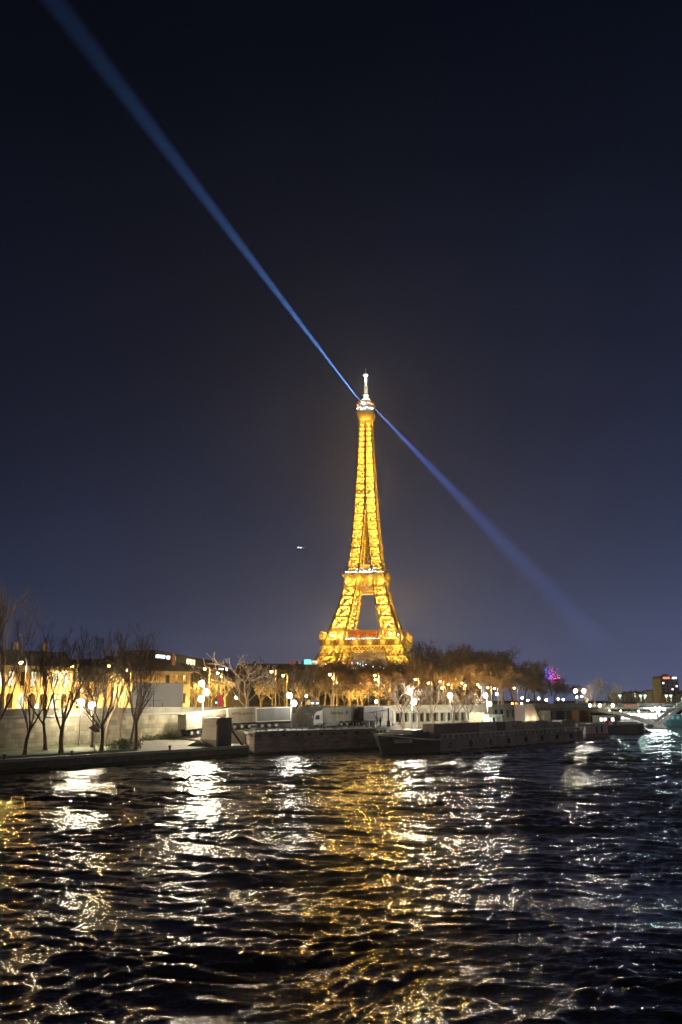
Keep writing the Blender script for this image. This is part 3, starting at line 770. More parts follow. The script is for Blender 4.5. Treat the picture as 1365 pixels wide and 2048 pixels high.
# ================================================================ PORT: trailers, truck, barge, barrier
RIB = mat('ribbed_cream_panel', (0.4, 0.37, 0.3), 0.55, 0.4, 0.7, streak=True)
RIBW = mat('ribbed_white_panel', (0.36, 0.33, 0.26), 0.55, 0.4, 0.9, streak=True)
RIBD = mat('ribbed_dark_panel', (0.05, 0.042, 0.036), 0.6, 0.3, 0.7, streak=True)
RIBG = mat('ribbed_grey_panel', (0.1, 0.1, 0.095), 0.6, 0.3, 0.7, streak=True)
LETD = mat('dark_red_lettering', (0.16, 0.03, 0.02), 0.6, 0.1, 2)
LETG = mat('dark_lettering', (0.06, 0.06, 0.05), 0.6, 0.1, 2)
def container(parent, x0, x1, z0, h, body, w=2.45, post=None, text=None, tm=None, tsize=.8, rearm=None, logo=False, panel=None):
    """box along +x from x0 (rear) to x1; its -y side faces the river"""
    m = MB(); L = x1 - x0
    m.b2((x0 + .08, -w / 2 + .06, z0 + .1), (x1 - .08, w / 2 - .06, z0 + h - .06))
    n = int(L / .42)
    for i in range(n):
        xx = x0 + .2 + (L - .4) * (i + .5) / n
        for s in (-1, 1): m.b2((xx - .1, s * (w / 2 - .06), z0 + .14), (xx + .1, s * (w / 2 - .005), z0 + h - .12))
    bo = m.build('container', body, parent)
    f = MB()
    for xx in (x0, x1 - .18):
        for s in (-1, 1): f.b2((xx, s * w / 2 - (.16 if s > 0 else -.0), z0 + .002), (xx + .18, s * w / 2 - (0 if s > 0 else -.16), z0 + h))
    for s in (-1, 1):
        y0 = s * w / 2 - (.12 if s > 0 else 0)
        f.b2((x0 + .181, y0, z0 + h - .12), (x1 - .181, y0 + .12, z0 + h - .002)); f.b2((x0 + .181, y0, z0 + .002), (x1 - .181, y0 + .12, z0 + .13))
    f.build('edge_frame', post or body, parent)
    d = MB()
    for y in (-w / 4, w / 4): d.b2((x0 - .03, y - w / 4 + .18, z0 + .16), (x0 + .07, y + w / 4 - .03, z0 + h - .14))
    for y in (-.75, -.3, .3, .75): d.tube([(x0 - .06, y, z0 + .2), (x0 - .06, y, z0 + h - .2)], .025, 6)
    d.b2((x0 - .06, -.5, z0 + h - .62), (x0 - .032, .5, z0 + h - .4))
    d.build('rear_door', rearm or body, parent)
    if panel: 
        p = MB(); p.b2((x0 + L * panel[0], -w / 2 - .018, z0 + .18), (x0 + L * panel[1], -w / 2 - .001, z0 + h - .18)); p.build('side_panel', panel[2], parent)
    if text:
        text_part('lettering', text, tsize, tm or LETD, parent, (x0 + L * .52 if not logo else x0 + L * .5, -w / 2 - .03, z0 + h * .62), (R(90), 0, 0))
    if logo:
        g = MB(); g.b2((x0 + L * .815, -w / 2 - .035, z0 + h * .5), (x0 + L * .875, -w / 2 - .02, z0 + h * .72)); g.build('emblem', LETG, parent)
    return bo
def wheels(parent, xs, w=2.3, r=.5):
    proto = None
    for x in xs:
        for s in (-1, 1):
            if proto is None:
                m = MB(); m.lathe((0, 0, -.15), [(.3, 0), (.46, .01), (r, .06), (r, .24), (.46, .29), (.3, .3)], 16); o = m.build('wheel', BLACK, parent, True); proto = o
                h = MB(); h.lathe((0, 0, .151), [(.28, 0), (.26, .03), (.1, .05)], 12); h.build('hub', GREYM, o)
            else:
                o = proto.copy(); C.objects.link(o); o.parent = parent
                for ch in list(proto.children): c = ch.copy(); C.objects.link(c); c.parent = o
            o.location = (x, s * (w / 2 - .15), r); o.rotation_euler = (R(90) * (1 if s < 0 else -1), 0, 0)
def trailer(name, label, loc, head, pitch, L, body, **kw):
    t = empty(name, loc, 0, label, 'trailer' if name == 'container_trailer' else 'truck'); t.rotation_euler = (0, -pitch, head)
    m = MB()
    for s in (-.45, .45): m.b2((.1, s - .1, .78), (L, s + .1, 1.1))
    m.b2((.02, -1.1, .55), (.12, 1.1, .7)); m.b2((0.0, -1.15, 1.1), (L, 1.15, 1.18))
    for x in (1.2, 2.5, 3.8): m.b2((x - .06, -1.0, .45), (x + .06, 1.0, .6))
    m.build('chassis', DARKM, t)
    container(t, 0, L, 1.2, kw.pop('h', 2.65), body, **kw)
    wheels(t, (1.2, 2.5, 3.8))
    m = MB()
    for s in (-.8, .8): m.b2((L - 3.2, s - .07, .05), (L - 3.05, s + .07, .78))
    m.build('landing_leg', DARKM, t)
    m = MB()
    for s in (-1, 1): m.b2((-.03, s * .8 - .2, .56), (.019, s * .8 + .2, .68))
    m.build('tail_light', REDP, t)
    return t
hd = math.atan2(34, 41)
def wpt(px, d): 
    return at_px(off(WALL, -d), px)
p = wpt(370, 3.6); trailer('container_trailer', 'pale lettered container trailer parked on the ramp behind the kiosk', (p[0], p[1], 2.75), hd + .12, R(5.0), 12.2, RIB, text='XPOLogistics', tsize=1.0, rearm=mat('scuffed_door_panel', (0.4, 0.37, 0.33), .6, .4, 1.2))
p = wpt(460, 7.5); trailer('container_trailer', 'cream ribbed container trailer with red lettering behind the steel stair', (p[0] + .1, p[1] - .3, PZ), R(13), R(2.0), 4.9, RIBW, text='XPOLogistics', tsize=.7, h=2.5, post=CREAM)
p = wpt(516, 5.0); trailer('container_trailer', 'dark grey container trailer just left of the white street lamp', (p[0], p[1], PZ), hd - .45, R(2.0), 6.6, RIBG, h=2.5, post=CREAM, rearm=BROWNP)
# white lorry: cab towards the left, body receding to the right
p = wpt(624, 7.0)
t = empty('delivery_truck', (p[0], p[1], PZ), R(14), 'white ribbed delivery lorry with its cab facing left beside the lamp', 'truck'); t.rotation_euler = (0, -R(2.0), R(4))
m = MB()
for s in (-.45, .45): m.b2((.4, s - .1, .6), (7.1, s + .1, .95))
m.b2((2.4, -1.05, .45), (4.9, 1.05, .9)); m.build('chassis', GREYM, t)
m = MB(); cabp = [(0.0, .55), (-.02, 1.35), (.28, 2.45), (.75, 2.95), (1.75, 3.15), (1.75, .55)]
vs = [(x, -1.18, z) for x, z in cabp] + [(x, 1.18, z) for x, z in cabp]; nn = len(cabp)
m.add(vs, [tuple(range(nn)), tuple(range(2 * nn - 1, nn - 1, -1))] + [(i, i + nn, (i + 1) % nn + nn, (i + 1) % nn) for i in range(nn)])
cb = m.build('cab', WHITE, t)
m = MB(); m.add([(-.045, -1.05, 1.42), (-.045, 1.05, 1.42), (.235, 1.05, 2.4), (.235, -1.05, 2.4)], [(0, 1, 2, 3)]); m.build('windscreen', GLASS, cb)
m = MB(); m.add([(.3, -1.19, 1.5), (1.15, -1.19, 1.5), (1.15, -1.19, 2.3), (.5, -1.19, 2.3)], [(0, 1, 2, 3)]); m.build('side_window', GLASS, cb)
m = MB(); m.b2((-.25, -1.42, 1.7), (-.1, -1.22, 2.3)); m.build('mirror', WHITE, cb)
m = MB(); m.b2((-.12, -1.15, .45), (-.005, 1.15, .85)); m.build('bumper', GREYM, cb)
container(t, 1.9, 7.2, 1.0, 2.6, RIBW, text='haropa', tm=LETG, tsize=.85, logo=True, panel=(.86, .94, mat('bluegrey_panel', (.25, .27, .33), .5)))
wheels(t, (1.1, 5.3, 6.4))
m = MB(); m.b2((2.2, -1.2, .3), (4.4, -1.12, .95)); m.build('side_guard', GREYM, t)
p = wpt(693, 6.5); trailer('container_trailer', 'dark brown container trailer parked right of the white lorry', (p[0], p[1], PZ), R(62), 0, 9.0, RIBD, h=2.7, rearm=BROWNP)
p = wpt(716, 6.5); o = trailer('container_trailer', 'dark brown container trailer with a pale notice beside the barrier arm', (p[0], p[1], PZ), R(62), 0, 9.0, RIBD, h=2.7, rearm=BROWNP)
m = MB(); m.b2((-.09, .55, 3.0), (-.075, 1.15, 3.8)); m.build('notice', WHITE, o)
# barrier arm
bx, by = wpt(776, 12.0)
ba = empty('barrier', (bx, by, PZ), R(20), 'red and white barrier arm raised slightly over the platform end', 'barrier')
m = MB(); m.b2((-.25, -.25, 0), (.25, .25, 1.1)); m.beam((0, 0, 1.1), (0, 0, 3.6), .22); m.build('post', DARKM, ba)
m = MB()
for i in (0, 2, 4): m.beam((-.2 - i * .75, -.2, 3.3 - i * .13), (-.2 - (i + .98) * .75, -.2, 3.3 - (i + .98) * .13), .14, .2)
m.build('white_band', WHITE, ba)
m = MB()
for i in (1, 3): m.beam((-.2 - i * .75, -.2, 3.3 - i * .13), (-.2 - (i + .98) * .75, -.2, 3.3 - (i + .98) * .13), .14, .2)
m.build('red_band', REDP, ba)
m = MB(); m.beam((-2.6, 0, 0), (-2.6, 0, 2.8), .12); m.beam((-2.6, .0, 1.5), (-3.3, .0, 2.75), .1); m.build('rest', DARKM, ba)

# stacked pallets and drums on the platform beside the barrier
for i, (px, dd, hh, lab) in enumerate(((738, 11.5, 1.0, 'pale water drum left of the barrier rest'), (749, 11.8, 1.0, 'pale water drum under the middle of the barrier arm'))):
    m = MB(); x, y = wpt(px, dd); m.lathe((0, 0, 0), [(.42, 0), (.45, .05), (.45, .34), (.47, .37), (.45, .4), (.45, .7), (.47, .73), (.45, .76), (.45, 1.08), (.4, 1.12)], 14)
    if i == 0: o = m.build('drum', mat('pale_plastic', (.5, .52, .46), .5), None, True)
    else: o = o.copy(); C.objects.link(o)
    o.location = (x, y, PZ); tag(o, lab, 'drum')

# people by the barrier: one continuous skinned figure each
def person(loc, face, coat, legs, label, pose=0.0, arm=0.0):
    e = empty('person', loc, face, label, 'person')
    verts = [(0, 0, .95), (0, 0, 1.15), (0, 0.01, 1.38), (0, 0.0, 1.5), (0, -.02, 1.58), (0, -.03, 1.68), (0, -.02, 1.78),
             (.1, 0, .9), (.12, -.04 - pose * .2, .5), (.12, .02 - pose * .3, .09), (.12, -.12 - pose * .3, .04),
             (-.1, 0, .9), (-.12, -.02 + pose * .1, .5), (-.12, .04 + pose * .3, .09), (-.12, -.1 + pose * .3, .04),
             (.19, 0, 1.4), (.26, -.02, 1.14), (.25, -.12 - arm * .15, .92 + arm * .12), (.25, -.15 - arm * .2, .83 + arm * .16),
             (-.19, 0, 1.4), (-.26, -.02, 1.14), (-.25, -.12, .92), (-.25, -.15, .83)]
    edges = [(0, 1), (1, 2), (2, 3), (3, 4), (4, 5), (5, 6), (0, 7), (7, 8), (8, 9), (9, 10), (0, 11), (11, 12), (12, 13), (13, 14), (2, 15), (15, 16), (16, 17), (17, 18), (2, 19), (19, 20), (20, 21), (21, 22)]
    rad = [.17, .16, .19, .07, .065, .1, .06, .11, .075, .05, .04, .11, .075, .05, .04, .08, .06, .045, .035, .08, .06, .045, .035]
    me = bpy.data.meshes.new('body'); me.from_pydata(verts, edges, []); o = bpy.data.objects.new('body', me); C.objects.link(o); o.parent = e
    me.materials.append(coat); me.materials.append(legs)
    o.modifiers.new('skin', 'SKIN'); o.modifiers.new('sub', 'SUBSURF').levels = 1
    for i, sv in enumerate(me.skin_vertices[0].data): sv.radius = (rad[i], rad[i]); sv.use_root = (i == 0)
    h = MB(); h.ball((0, -.02, 1.72), .112, 10, 6, 1.05); h.build('hair', DARKM, e, True)
    return e
COATL = mat('pale_jacket', (.5, .48, .42), .8); COATD = mat('dark_jacket', (.06, .06, .07), .8)
x, y = wpt(758, 11.6); person((x, y, PZ), R(20), COATL, DARKM, 'person in a pale jacket standing beneath the barrier arm', .3)
x, y = wpt(764, 11.2); person((x, y, PZ), R(-40), COATD, DARKM, 'person in a dark jacket standing near the barrier post', .1)

# long barge
BA, BB = Vector((17.6, 156.2)), Vector((57.4, 205.5)); bd = (BB - BA).normalized(); BL = (BB - BA).length; bh = math.atan2(bd.y, bd.x); BW = 9.0
brg = empty('barge', (BA.x, BA.y, 0), bh, 'long dark steel barge with a row of stanchions moored along the quay', 'barge')
HULL = mat('rust_grey_hull', (0.26, 0.235, 0.215), 0.65, 0.45, 0.5, streak=True)
m = MB()
prof = [(-12.5, BW * .5), (-11, 1.9), (-7, .55), (0, 0), (BL - 2, 0), (BL, .8), (BL, BW - .8), (BL - 2, BW), (0, BW), (-7, BW - .55), (-11, BW - 1.9)]
m.prism([(0, 0), (BL - 2, 0), (BL, .8), (BL, BW - .8), (BL - 2, BW), (0, BW)], -1.0, 2.0); m.build('hull', HULL, brg)
m = MB(); bq = [(-12.5, BW * .5), (-11, 2.6), (-7, .85), (-3, .12), (-.003, 0), (-.003, BW), (-3, BW - .12), (-7, BW - .85), (-11, BW - 2.6)]; nb_ = len(bq)
vs = [(x + (1.6 if x < -6 else .8 if x < -2 else 0), y + (.8 if x < -6 and y < 4 else -.8 if x < -6 and y > 5 else 0), -1.0) for x, y in bq] + [(x, y, 2.0 + (max(0, -x - 1) / 11.5) ** 1.5 * 1.1) for x, y in bq]
m.add(vs, [tuple(range(nb_ - 1, -1, -1)), tuple(range(nb_, 2 * nb_))] + [(i, (i + 1) % nb_, nb_ + (i + 1) % nb_, nb_ + i) for i in range(nb_)]); m.build('bow', mat('black_bow_paint', (.05, .047, .045), .5, .4, .6), brg)
m = MB()
for a, b in zip(prof[3:6], prof[4:6]): m.beam((a[0], a[1] - .05, .35), (b[0], b[1] - .05, .35), .14, .18)
m.build('rubbing_strake', mat('rust_strake', (.3, .2, .15), .8, .4, 1.), brg)
m = MB(); m.beam((1, .35, 2.92), (BL - .4, .35, 2.92), .2, .16); m.build('top_rail', mat('pale_rail', (.55, .53, .5), .6), brg)
ps = None; n = 33
for k in range(n):
    if ps is None:
        b = MB(); b.b2((-.28, -.12, 0), (.28, .12, .8)); b.b2((-.2, .121, 0), (.2, .5, .35)); ps = b.build('stanchion', mat('stanchion_grey', (.36, .35, .35), .6, .3, 2.), brg); po = ps
    else: po = ps.copy(); C.objects.link(po); po.parent = brg
    po.location = (1.3 + (BL - 2.2) * k / (n - 1), .36, 2.03)
m = MB(); m.prism([(-12.0, BW * .5), (-10.6, 2.2), (-7.6, 1.1), (-6.9, 1.1), (-6.9, BW - 1.1), (-7.6, BW - 1.1), (-10.6, BW - 2.2)], 2.95, 3.25); m.build('foredeck', DARKM, brg)
m = MB(); m.b2((-9.6, 1.45, 2.3), (-5.6, 1.5, 2.3 + .001)); 
# name board on the bow and pale gunwale curve
nb = MB(); ang = math.atan2(.85 - 2.6, 4); 
nb.box((-9.05, 1.62, 2.1), (3.6, .06, .55), ang); nbo = nb.build('name_board', mat('board_grey', (.4, .4, .38), .6), brg)
text_part('lettering', 'FREYCINET', .46, LETG, brg, (-9.08, 1.56, 2.1), (R(90), 0, ang))
m = MB(); m.tube([(-12.6, BW * .5, 3.15), (-11.1, 2.5, 3.0), (-7, .75, 2.55), (-3.5, .15, 2.3), (0, .0, 2.1)], .1, 6); m.build('gunwale', mat('pale_gunwale', (.55, .54, .46), .6), brg)
m = MB(); m.b2((-6.4, 1.5, 2.45), (-1.2, BW - 1.5, 3.3)); m.prism([(-6.7, 1.2), (-.9, 1.2), (-.9, BW - 1.2), (-6.7, BW - 1.2)], [3.31] * 4, [3.45, 3.45, 3.45, 3.45]); m.b2((-5.8, 2.2, 3.46), (-2, BW - 2.2, 3.8)); m.build('hatch', DARKM, brg)
pf = None
for i in range(8):                              # tyre fenders along the hull
    if pf is None:
        m = MB(); k_ = 14
        m.tube([(.42 * math.cos(2 * math.pi * j / k_), 0, .42 * math.sin(2 * math.pi * j / k_)) for j in range(k_ + 1)], .13, 6); m.tube([(0, 0, .42), (0, .05, 1.1)], .02, 4); pf = m.build('fender', BLACK, brg, True); po = pf
    else: po = pf.copy(); C.objects.link(po); po.parent = brg
    po.location = (3 + i * 7.4, -.17, 1.05)
m = MB()
for x0 in (.0, BL - 2.6):
    m.lathe((x0, .9, 2.02), [(.2, 0), (.2, .5), (.28, .55), (.1, .62)], 8); m.lathe((x0 + .8, .9, 2.02), [(.2, 0), (.2, .5), (.28, .55), (.1, .62)], 8)
m.build('bitt', DARKM, brg)
for nm, a, b, lab in (('mooring_rope', (-10.6, 2.2, 3.3), (-15.5, 8.0, 3.4), 'slack mooring rope from the barge bow to the stone platform'), ('mooring_rope', (BL - 2, 7.8, 2.2), (BL + 3, 13, 3.0), 'mooring rope from the barge stern to the quay')):
    m = MB(); a_, b_ = [brg.matrix_basis @ Vector(p_) for p_ in (a, b)]; m.tube([a_.lerp(b_, t / 8) + Vector((0, 0, -1.0 * 4 * (t / 8) * (1 - t / 8) * .7)) for t in range(9)], .045, 5); o = m.build(nm, mat('rope', (.3, .26, .18), .9), origin=tuple(a_)); tag(o, lab, 'rope')
# cargo standing on the barge: separate things
cg = [(0.3, 9.6, 4.75, BROWNP, 'long brown tarpaulined cargo crate at the bow end of the barge', None), (10.0, 6.2, 4.75, BROWNP, 'shorter brown cargo crate next to the long one on the barge', None),
      (17.2, 6.0, 4.75, RIB, 'pale ribbed container with low lettering on the barge', 'XPOLogistics'), (24.0, 3.0, 4.7, RIBG, 'narrow grey container between two pale ones on the barge', None), (27.4, 7.0, 4.7, RIB, 'pale ribbed container with lettering and emblem amidships on the barge', 'haropa'),
      (35.0, 5.0, 4.4, CREAM, 'plain cream crate on the barge in front of the pink ramp wall', None), (40.6, 6.0, 4.6, RIBW, 'white ribbed container on the barge below the pink ramp wall', None), (47.2, 6.0, 4.2, RIB, 'low lettered container on the barge under the road viaduct', 'haropa'), (53.8, 7.0, 4.5, RIBW, 'last white ribbed container at the stern end of the barge', None)]
for x0, L, top, bm, lab, tx in cg:
    if x0 + L > BL - 1: L = BL - 1.2 - x0
    w0 = BA + bd * x0 + Vector((-bd.y, bd.x)) * 2.6
    e = empty('cargo_container', (w0.x, w0.y, 2.02), bh, lab, 'container', 'containers on the barge')
    container(e, 0, L, 0, top - 2.0, bm, w=2.3, text=tx, tm=LETG, tsize=.7)

# pontoon with pale slatted boxes beyond the barge
def polar(px, Y, z): return Vector((GX(px, Y, z), Y, z))
pn = empty('pontoon', polar(1172, 214, 0), R(38), 'pale pinkish slatted pontoon moored at the end of the long barge', 'pontoon')
PINKP = mat('pinkish_panel', (.55, .47, .45), .6, .3, 1.0, streak=True)
m = MB(); m.b2((0, 0, -.8), (9.5, 5, .9)); m.build('float', mat('pontoon_rust', (.3, .2, .18), .7, .4, .8), pn)
m = MB(); m.b2((.1, .1, .92), (9.3, 4.8, 2.9))
for i in range(26): m.b2((.2 + i * .35, .02, .95), (.38 + i * .35, .098, 2.86))
m.build('slatted_side', PINKP, pn)
m = MB(); m.b2((4.4, -.02, 1.0), (4.9, .015, 2.6)); m.b2((6.4, -.02, 1.0), (6.9, .015, 2.6)); m.build('gap', BLACK, pn)
m = MB(); m.b2((-2.5, .2, 2.92), (9.4, 4.9, 3.2)); m.build('deck', CREAM, pn)

# moored boat with white wheelhouse
def hullpoly(L, w, b=.22): return [(0, w * .15), (L * .06, 0), (L * (1 - b), 0), (L * .96, w * .3), (L, w * .5), (L * .96, w * .7), (L * (1 - b), w), (L * .06, w), (0, w * .85)]
def boat(name, label, loc, rz, L, w, hz, hm, top_parts):
    e = empty(name, loc, rz, label, 'boat'); m = MB(); hp = hullpoly(L, w); m.prism(hp, -.8, [hz, hz, hz, hz + .4, hz + .6, hz + .4, hz, hz, hz]); m.build('hull', hm, e)
    for nm, a, b, mm in top_parts:
        m = MB(); m.b2(a, b); m.build(nm, mm, e)
    return e
LITW = em('lit_cabin_window', (1.0, 0.95, 0.82), 2.6); LITT = em('teal_lit_window', (.3, .75, .75), .3)
DKHULL = mat('dark_blue_hull', (.05, .05, .06), .5, .3, .6)
hb = boat('houseboat', 'dark hulled boat with a white wheelhouse moored beside the footbridge', polar(1197, 240, 0), R(13), 15.5, 4.6, 2.2, DKHULL,
     [('wheelhouse', (.8, .6, 2.25), (5.6, 4.0, 4.6), WHITE), ('wheelhouse_roof', (.4, .3, 4.62), (6.1, 4.3, 4.8), WHITE), ('deck_coaming', (6.3, .8, 2.25), (13.2, 3.8, 2.9), CREAM), ('hatch', (7, 1.2, 2.92), (12.5, 3.4, 3.1), GREYM)])
for x0 in (1.1, 2.3, 3.5, 4.6):
    m = MB(); m.b2((x0, .56, 3.3), (x0 + .8, .598, 4.2)); m.build('window', LITW if x0 != 3.5 else GLASS, hb)
m = MB(); m.b2((2.6, .2, 2.3), (3.5, .5, 3.5)); m.build('locker', REDP, hb)
m = MB(); m.b2((4.9, .2, 2.3), (5.7, .5, 3.2)); m.build('barrel', BLUEP, hb)
m = MB(); m.tube([(6.0, 2.3, 2.2), (6.0, 2.3, 7.0)], .07, 6); m.build('mast', DARKM, hb)
b2 = boat('excursion_boat', 'glazed excursion boat with bright white windows moored beyond the footbridge', polar(1238, 316, 0), R(8), 24, 5, 1.6, WHITE, [('saloon', (1, .4, 1.65), (21, 4.6, 4.6), GREYM), ('roof', (.6, .2, 4.62), (21.5, 4.8, 4.85), WHITE)])
wn = None
for i in range(11):
    if wn is None:
        m = MB(); m.b2((0, .34, 2.3), (1.35, .385, 4.3)); wn = m.build('window', LITW, b2); wo_ = wn
    else: wo_ = wn.copy(); C.objects.link(wo_); wo_.parent = b2
    wo_.location.x = 1.5 + i * 1.75
b3 = boat('river_cruiser', 'teal lit river cruiser moored behind the right foot of the bridge', polar(1336, 306, 0), R(6), 22, 5, 2.0, mat('teal_lit_hull', (.05, .12, .135), .5), [('saloon', (1, .4, 2.05), (20, 4.6, 3.9), mat('teal_lit_saloon', (.06, .17, .19), .5)), ('roof', (.6, .2, 3.92), (20.5, 4.8, 4.1), GREYM)])  # teal light on hull and saloon is painted into their colours
wn = None
for i in range(8):
    if wn is None:
        m = MB(); m.b2((0, .33, 2.4), (1.2, .385, 3.6)); wn = m.build('window', LITT, b3); wo_ = wn
    else: wo_ = wn.copy(); C.objects.link(wo_); wo_.parent = b3
    wo_.location.x = 1.4 + i * 2.1
# ================================================================ ARCADED WALL, VIADUCT, FOOTBRIDGE, BUILDINGS
PALE = brick_mat('pale_arcade_stone', (0.34, 0.31, 0.23), (0.3, 0.28, 0.22), 1.6, .6, dirt=(0.3, 0.27, 0.2))
def seg_frame(pa, pb):
    d = Vector((pb[0] - pa[0], pb[1] - pa[1])); return d.length, math.atan2(d.y, d.x)
pa, pb = at_px(WALL, 783), at_px(WALL, 988); L, an = seg_frame(pa, pb)
ar = empty('arcaded_wall', (pa[0], pa[1], 0), an, 'pale lit quay wall with a row of square pillars above the barge', 'quay wall')
m = MB(); m.b2((0, 0, 2.0), (L, .6, 3.95)); m.b2((0, -.12, 3.951), (L, .7, 4.2)); m.build('lower_wall', PALE, ar)
m = MB(); m.b2((0, -.15, 6.15), (L, .7, 6.6)); m.b2((0, -.3, 6.601), (L, .7, 6.8)); m.b2((0, 0, 6.801), (L, .6, 7.75)); m.b2((0, -.08, 7.751), (L, .68, 7.9)); m.build('entablature', PALE, ar)
m = MB(); m.b2((0, 3.2, 2), (L, 3.4, 6.5)); m.build('back_wall', mat('recess_shade_wall', (.05, .048, .045), .9, .3, .5), ar)  # shade inside the openings is painted into this wall's colour
n = 15; pp = None
for i in range(n):
    if pp is None:
        b = MB(); b.b2((-.42, -.05, 4.2), (.42, .6, 6.15)); b.b2((-.52, -.1, 4.201), (.52, .65, 4.45)); pp = b.build('pillar', PALE, ar); q_ = pp
    else: q_ = pp.copy(); C.objects.link(q_); q_.parent = ar
    q_.location.x = .6 + (L - 1.2) * i / (n - 1)
# plain darker stretch with a lit cabin in front
pa, pb = at_px(WALL, 988), at_px(WALL, 1036); L, an = seg_frame(pa, pb)
dw = empty('pilastered_wall', (pa[0], pa[1], 0), an, 'dim grey wall with shadowy window bays behind the green lit cabin', 'quay wall')
m = MB(); m.b2((0, 0, 2), (L, .6, 7.9)); m.build('wall', CONCD, dw)
for i in range(4):
    m = MB(); m.b2((.8 + i * L / 4.2, -.05, 4.6), (2.0 + i * L / 4.2, -.002, 6.6)); m.build('window', GLASS, dw)
x, y = wpt(990, 5); cb = empty('site_cabin', (x, y, 2.9), an, 'small pale green lit site cabin below the dim wall', 'cabin')
GCAB = mat('green_lit_cabin', (.55, .66, .48), .5, .15, .8)  # white cabin with greenish light painted into its wall colour
m = MB(); m.b2((-2.2, 0, 0), (4.0, 2.2, 2.5)); m.build('wall', GCAB, cb)
m = MB(); m.b2((-2.5, -.3, 2.51), (4.3, 2.5, 2.66)); m.build('roof', WHITE, cb)
m = MB(); m.b2((1.2, -.04, .1), (2.9, -.002, 2.2)); m.build('shutter', GREYM, cb)
for x0 in (-1.7, -.5):
    m = MB(); m.b2((x0, -.04, .9), (x0 + .9, -.002, 2.0)); m.build('window', em('cabin_window', (1, .97, .8), 1.0) if x0 < -1 else GLASS, cb)
x, y = wpt(950, 3.5); fe = empty('fence_screen', (x, y, 2.9), an, 'wooden slat screen standing in front of the pillared wall', 'fence')
m = MB()
for i in range(30): m.b2((-3.0 + i * .24, 0, 0), (-2.82 + i * .24, .06, 3.2 + .12 * math.sin(i * 1.7)))
m.build('slat_panel', mat('pale_wood', (.42, .36, .24), .8, .35, 2.0), fe)
m = MB(); m.b2((-3.05, .07, .5), (4.3, .14, .62)); m.b2((-3.05, .07, 2.5), (4.3, .14, 2.62)); m.build('rail', mat('wood_rail', (.3, .25, .16), .8), fe)
# pink ramp cheek wall
x0, y0 = at_px(WALL, 1031); x1, y1 = at_px(WALL, 1063)
cx_ = MB(); t2 = Vector((x1 - x0, y1 - y0)).normalized(); nn_ = Vector((t2.y, -t2.x))
a_ = (x0 + nn_.x * 3, y0 + nn_.y * 3); b_ = (x1 + nn_.x * 3, y1 + nn_.y * 3)
LL = math.dist(a_, b_)
cx_.add([(*a_, 2.9), (*b_, 2.9), (a_[0] + t2.x * LL * .5, a_[1] + t2.y * LL * .5, 7.9), (*a_, 7.9), (x0, y0, 2.9), (x1, y1, 2.9), (x0 + t2.x * LL * .5, y0 + t2.y * LL * .5, 7.9), (x0, y0, 7.9)],
        [(0, 1, 2, 3), (5, 4, 7, 6), (0, 3, 7, 4), (1, 5, 6, 2), (3, 2, 6, 7)])
o = cx_.build('ramp_cheek_wall', mat('pink_stone', (.5, .39, .33), .85, .2, .5), origin=(x0, y0, 2.9)); tag(o, 'pinkish smooth wedge shaped ramp wall beside the road viaduct', 'ramp wall')
# road viaduct on piers
pa, pb = at_px(WALL, 1050), at_px(WALL, 1172); L, an = seg_frame(pa, pb)
va = empty('road_viaduct', (pa[0], pa[1], 0), an, 'road viaduct with a pale parapet and dark openings right of the pink ramp wall', 'viaduct')
m = MB(); m.b2((0, -1.0, 6.0), (L, 5, 6.9)); m.build('deck', CONCD, va)
m = MB(); m.b2((0, -1.15, 6.901), (L, -.85, 7.9)); m.b2((0, -1.25, 7.901), (L, -.75, 8.05)); m.build('parapet', CONC, va)
BRK = brick_mat('brown_pier_brick', (.3, .17, .09), (.15, .1, .06), .6, .25, dirt=(.18, .1, .05))
pp = None
for i in range(6):
    if pp is None: b = MB(); b.b2((-.8, -.9, 2.0), (.8, 2, 5.995)); pp = b.build('pier', CONCD, va); q_ = pp
    else: q_ = pp.copy(); C.objects.link(q_); q_.parent = va
    q_.location.x = 1 + (L - 2) * i / 5
m = MB(); m.b2((0, 6, 2), (L, 6.4, 6.7)); m.build('back_wall', CONCD, va)
m = MB()
for i in range(15): m.b2((L * .56 + i * .62, -.6, 4.4), (L * .56 + i * .62 + .26, -.3, 5.99))
m.b2((L * .55, -.7, 4.0), (L * .55 + 9.6, -.2, 4.39)); m.build('balustrade', BRK, va)
x, y = wpt(1089, 2.5); hut = empty('white_hut', (x, y, 2.9), an, 'white boxy hut under the road viaduct', 'hut')
m = MB(); hp = [(0, 0), (3.9, 0), (3.9, 3.3), (1.0, 3.3), (0, 2.2)]
vs = [(a, 0, b) for a, b in hp] + [(a, 2, b) for a, b in hp]; m.add(vs, [tuple(range(5)), tuple(range(9, 4, -1))] + [(i, i + 5, (i + 1) % 5 + 5, (i + 1) % 5) for i in range(5)]); m.build('shell', mat('hut_white', (.78, .74, .6), .6, .15, .8), hut)
m = MB(); m.b2((3.0, -.03, 0), (3.3, -.002, 1.2)); m.build('door_slot', DARKM, hut)
for px, w_, lab in ((1153, 1.3, 'tall brown brick pier at the landward end of the footbridge'), (1172, 1.6, 'broad brown brick pier rising behind the slatted pontoon')):
    x, y = wpt(px, 4.5); m = MB(); m.box((0, 0, 2.0), (w_, 2, 5.4), an); m.box((0, 0, 4.85), (w_ + .4, 2.4, .28), an); o = m.build('brick_pier', BRK, origin=(0, 0, 0)); o.location = (x, y, 1.2); tag(o, lab, 'pier')

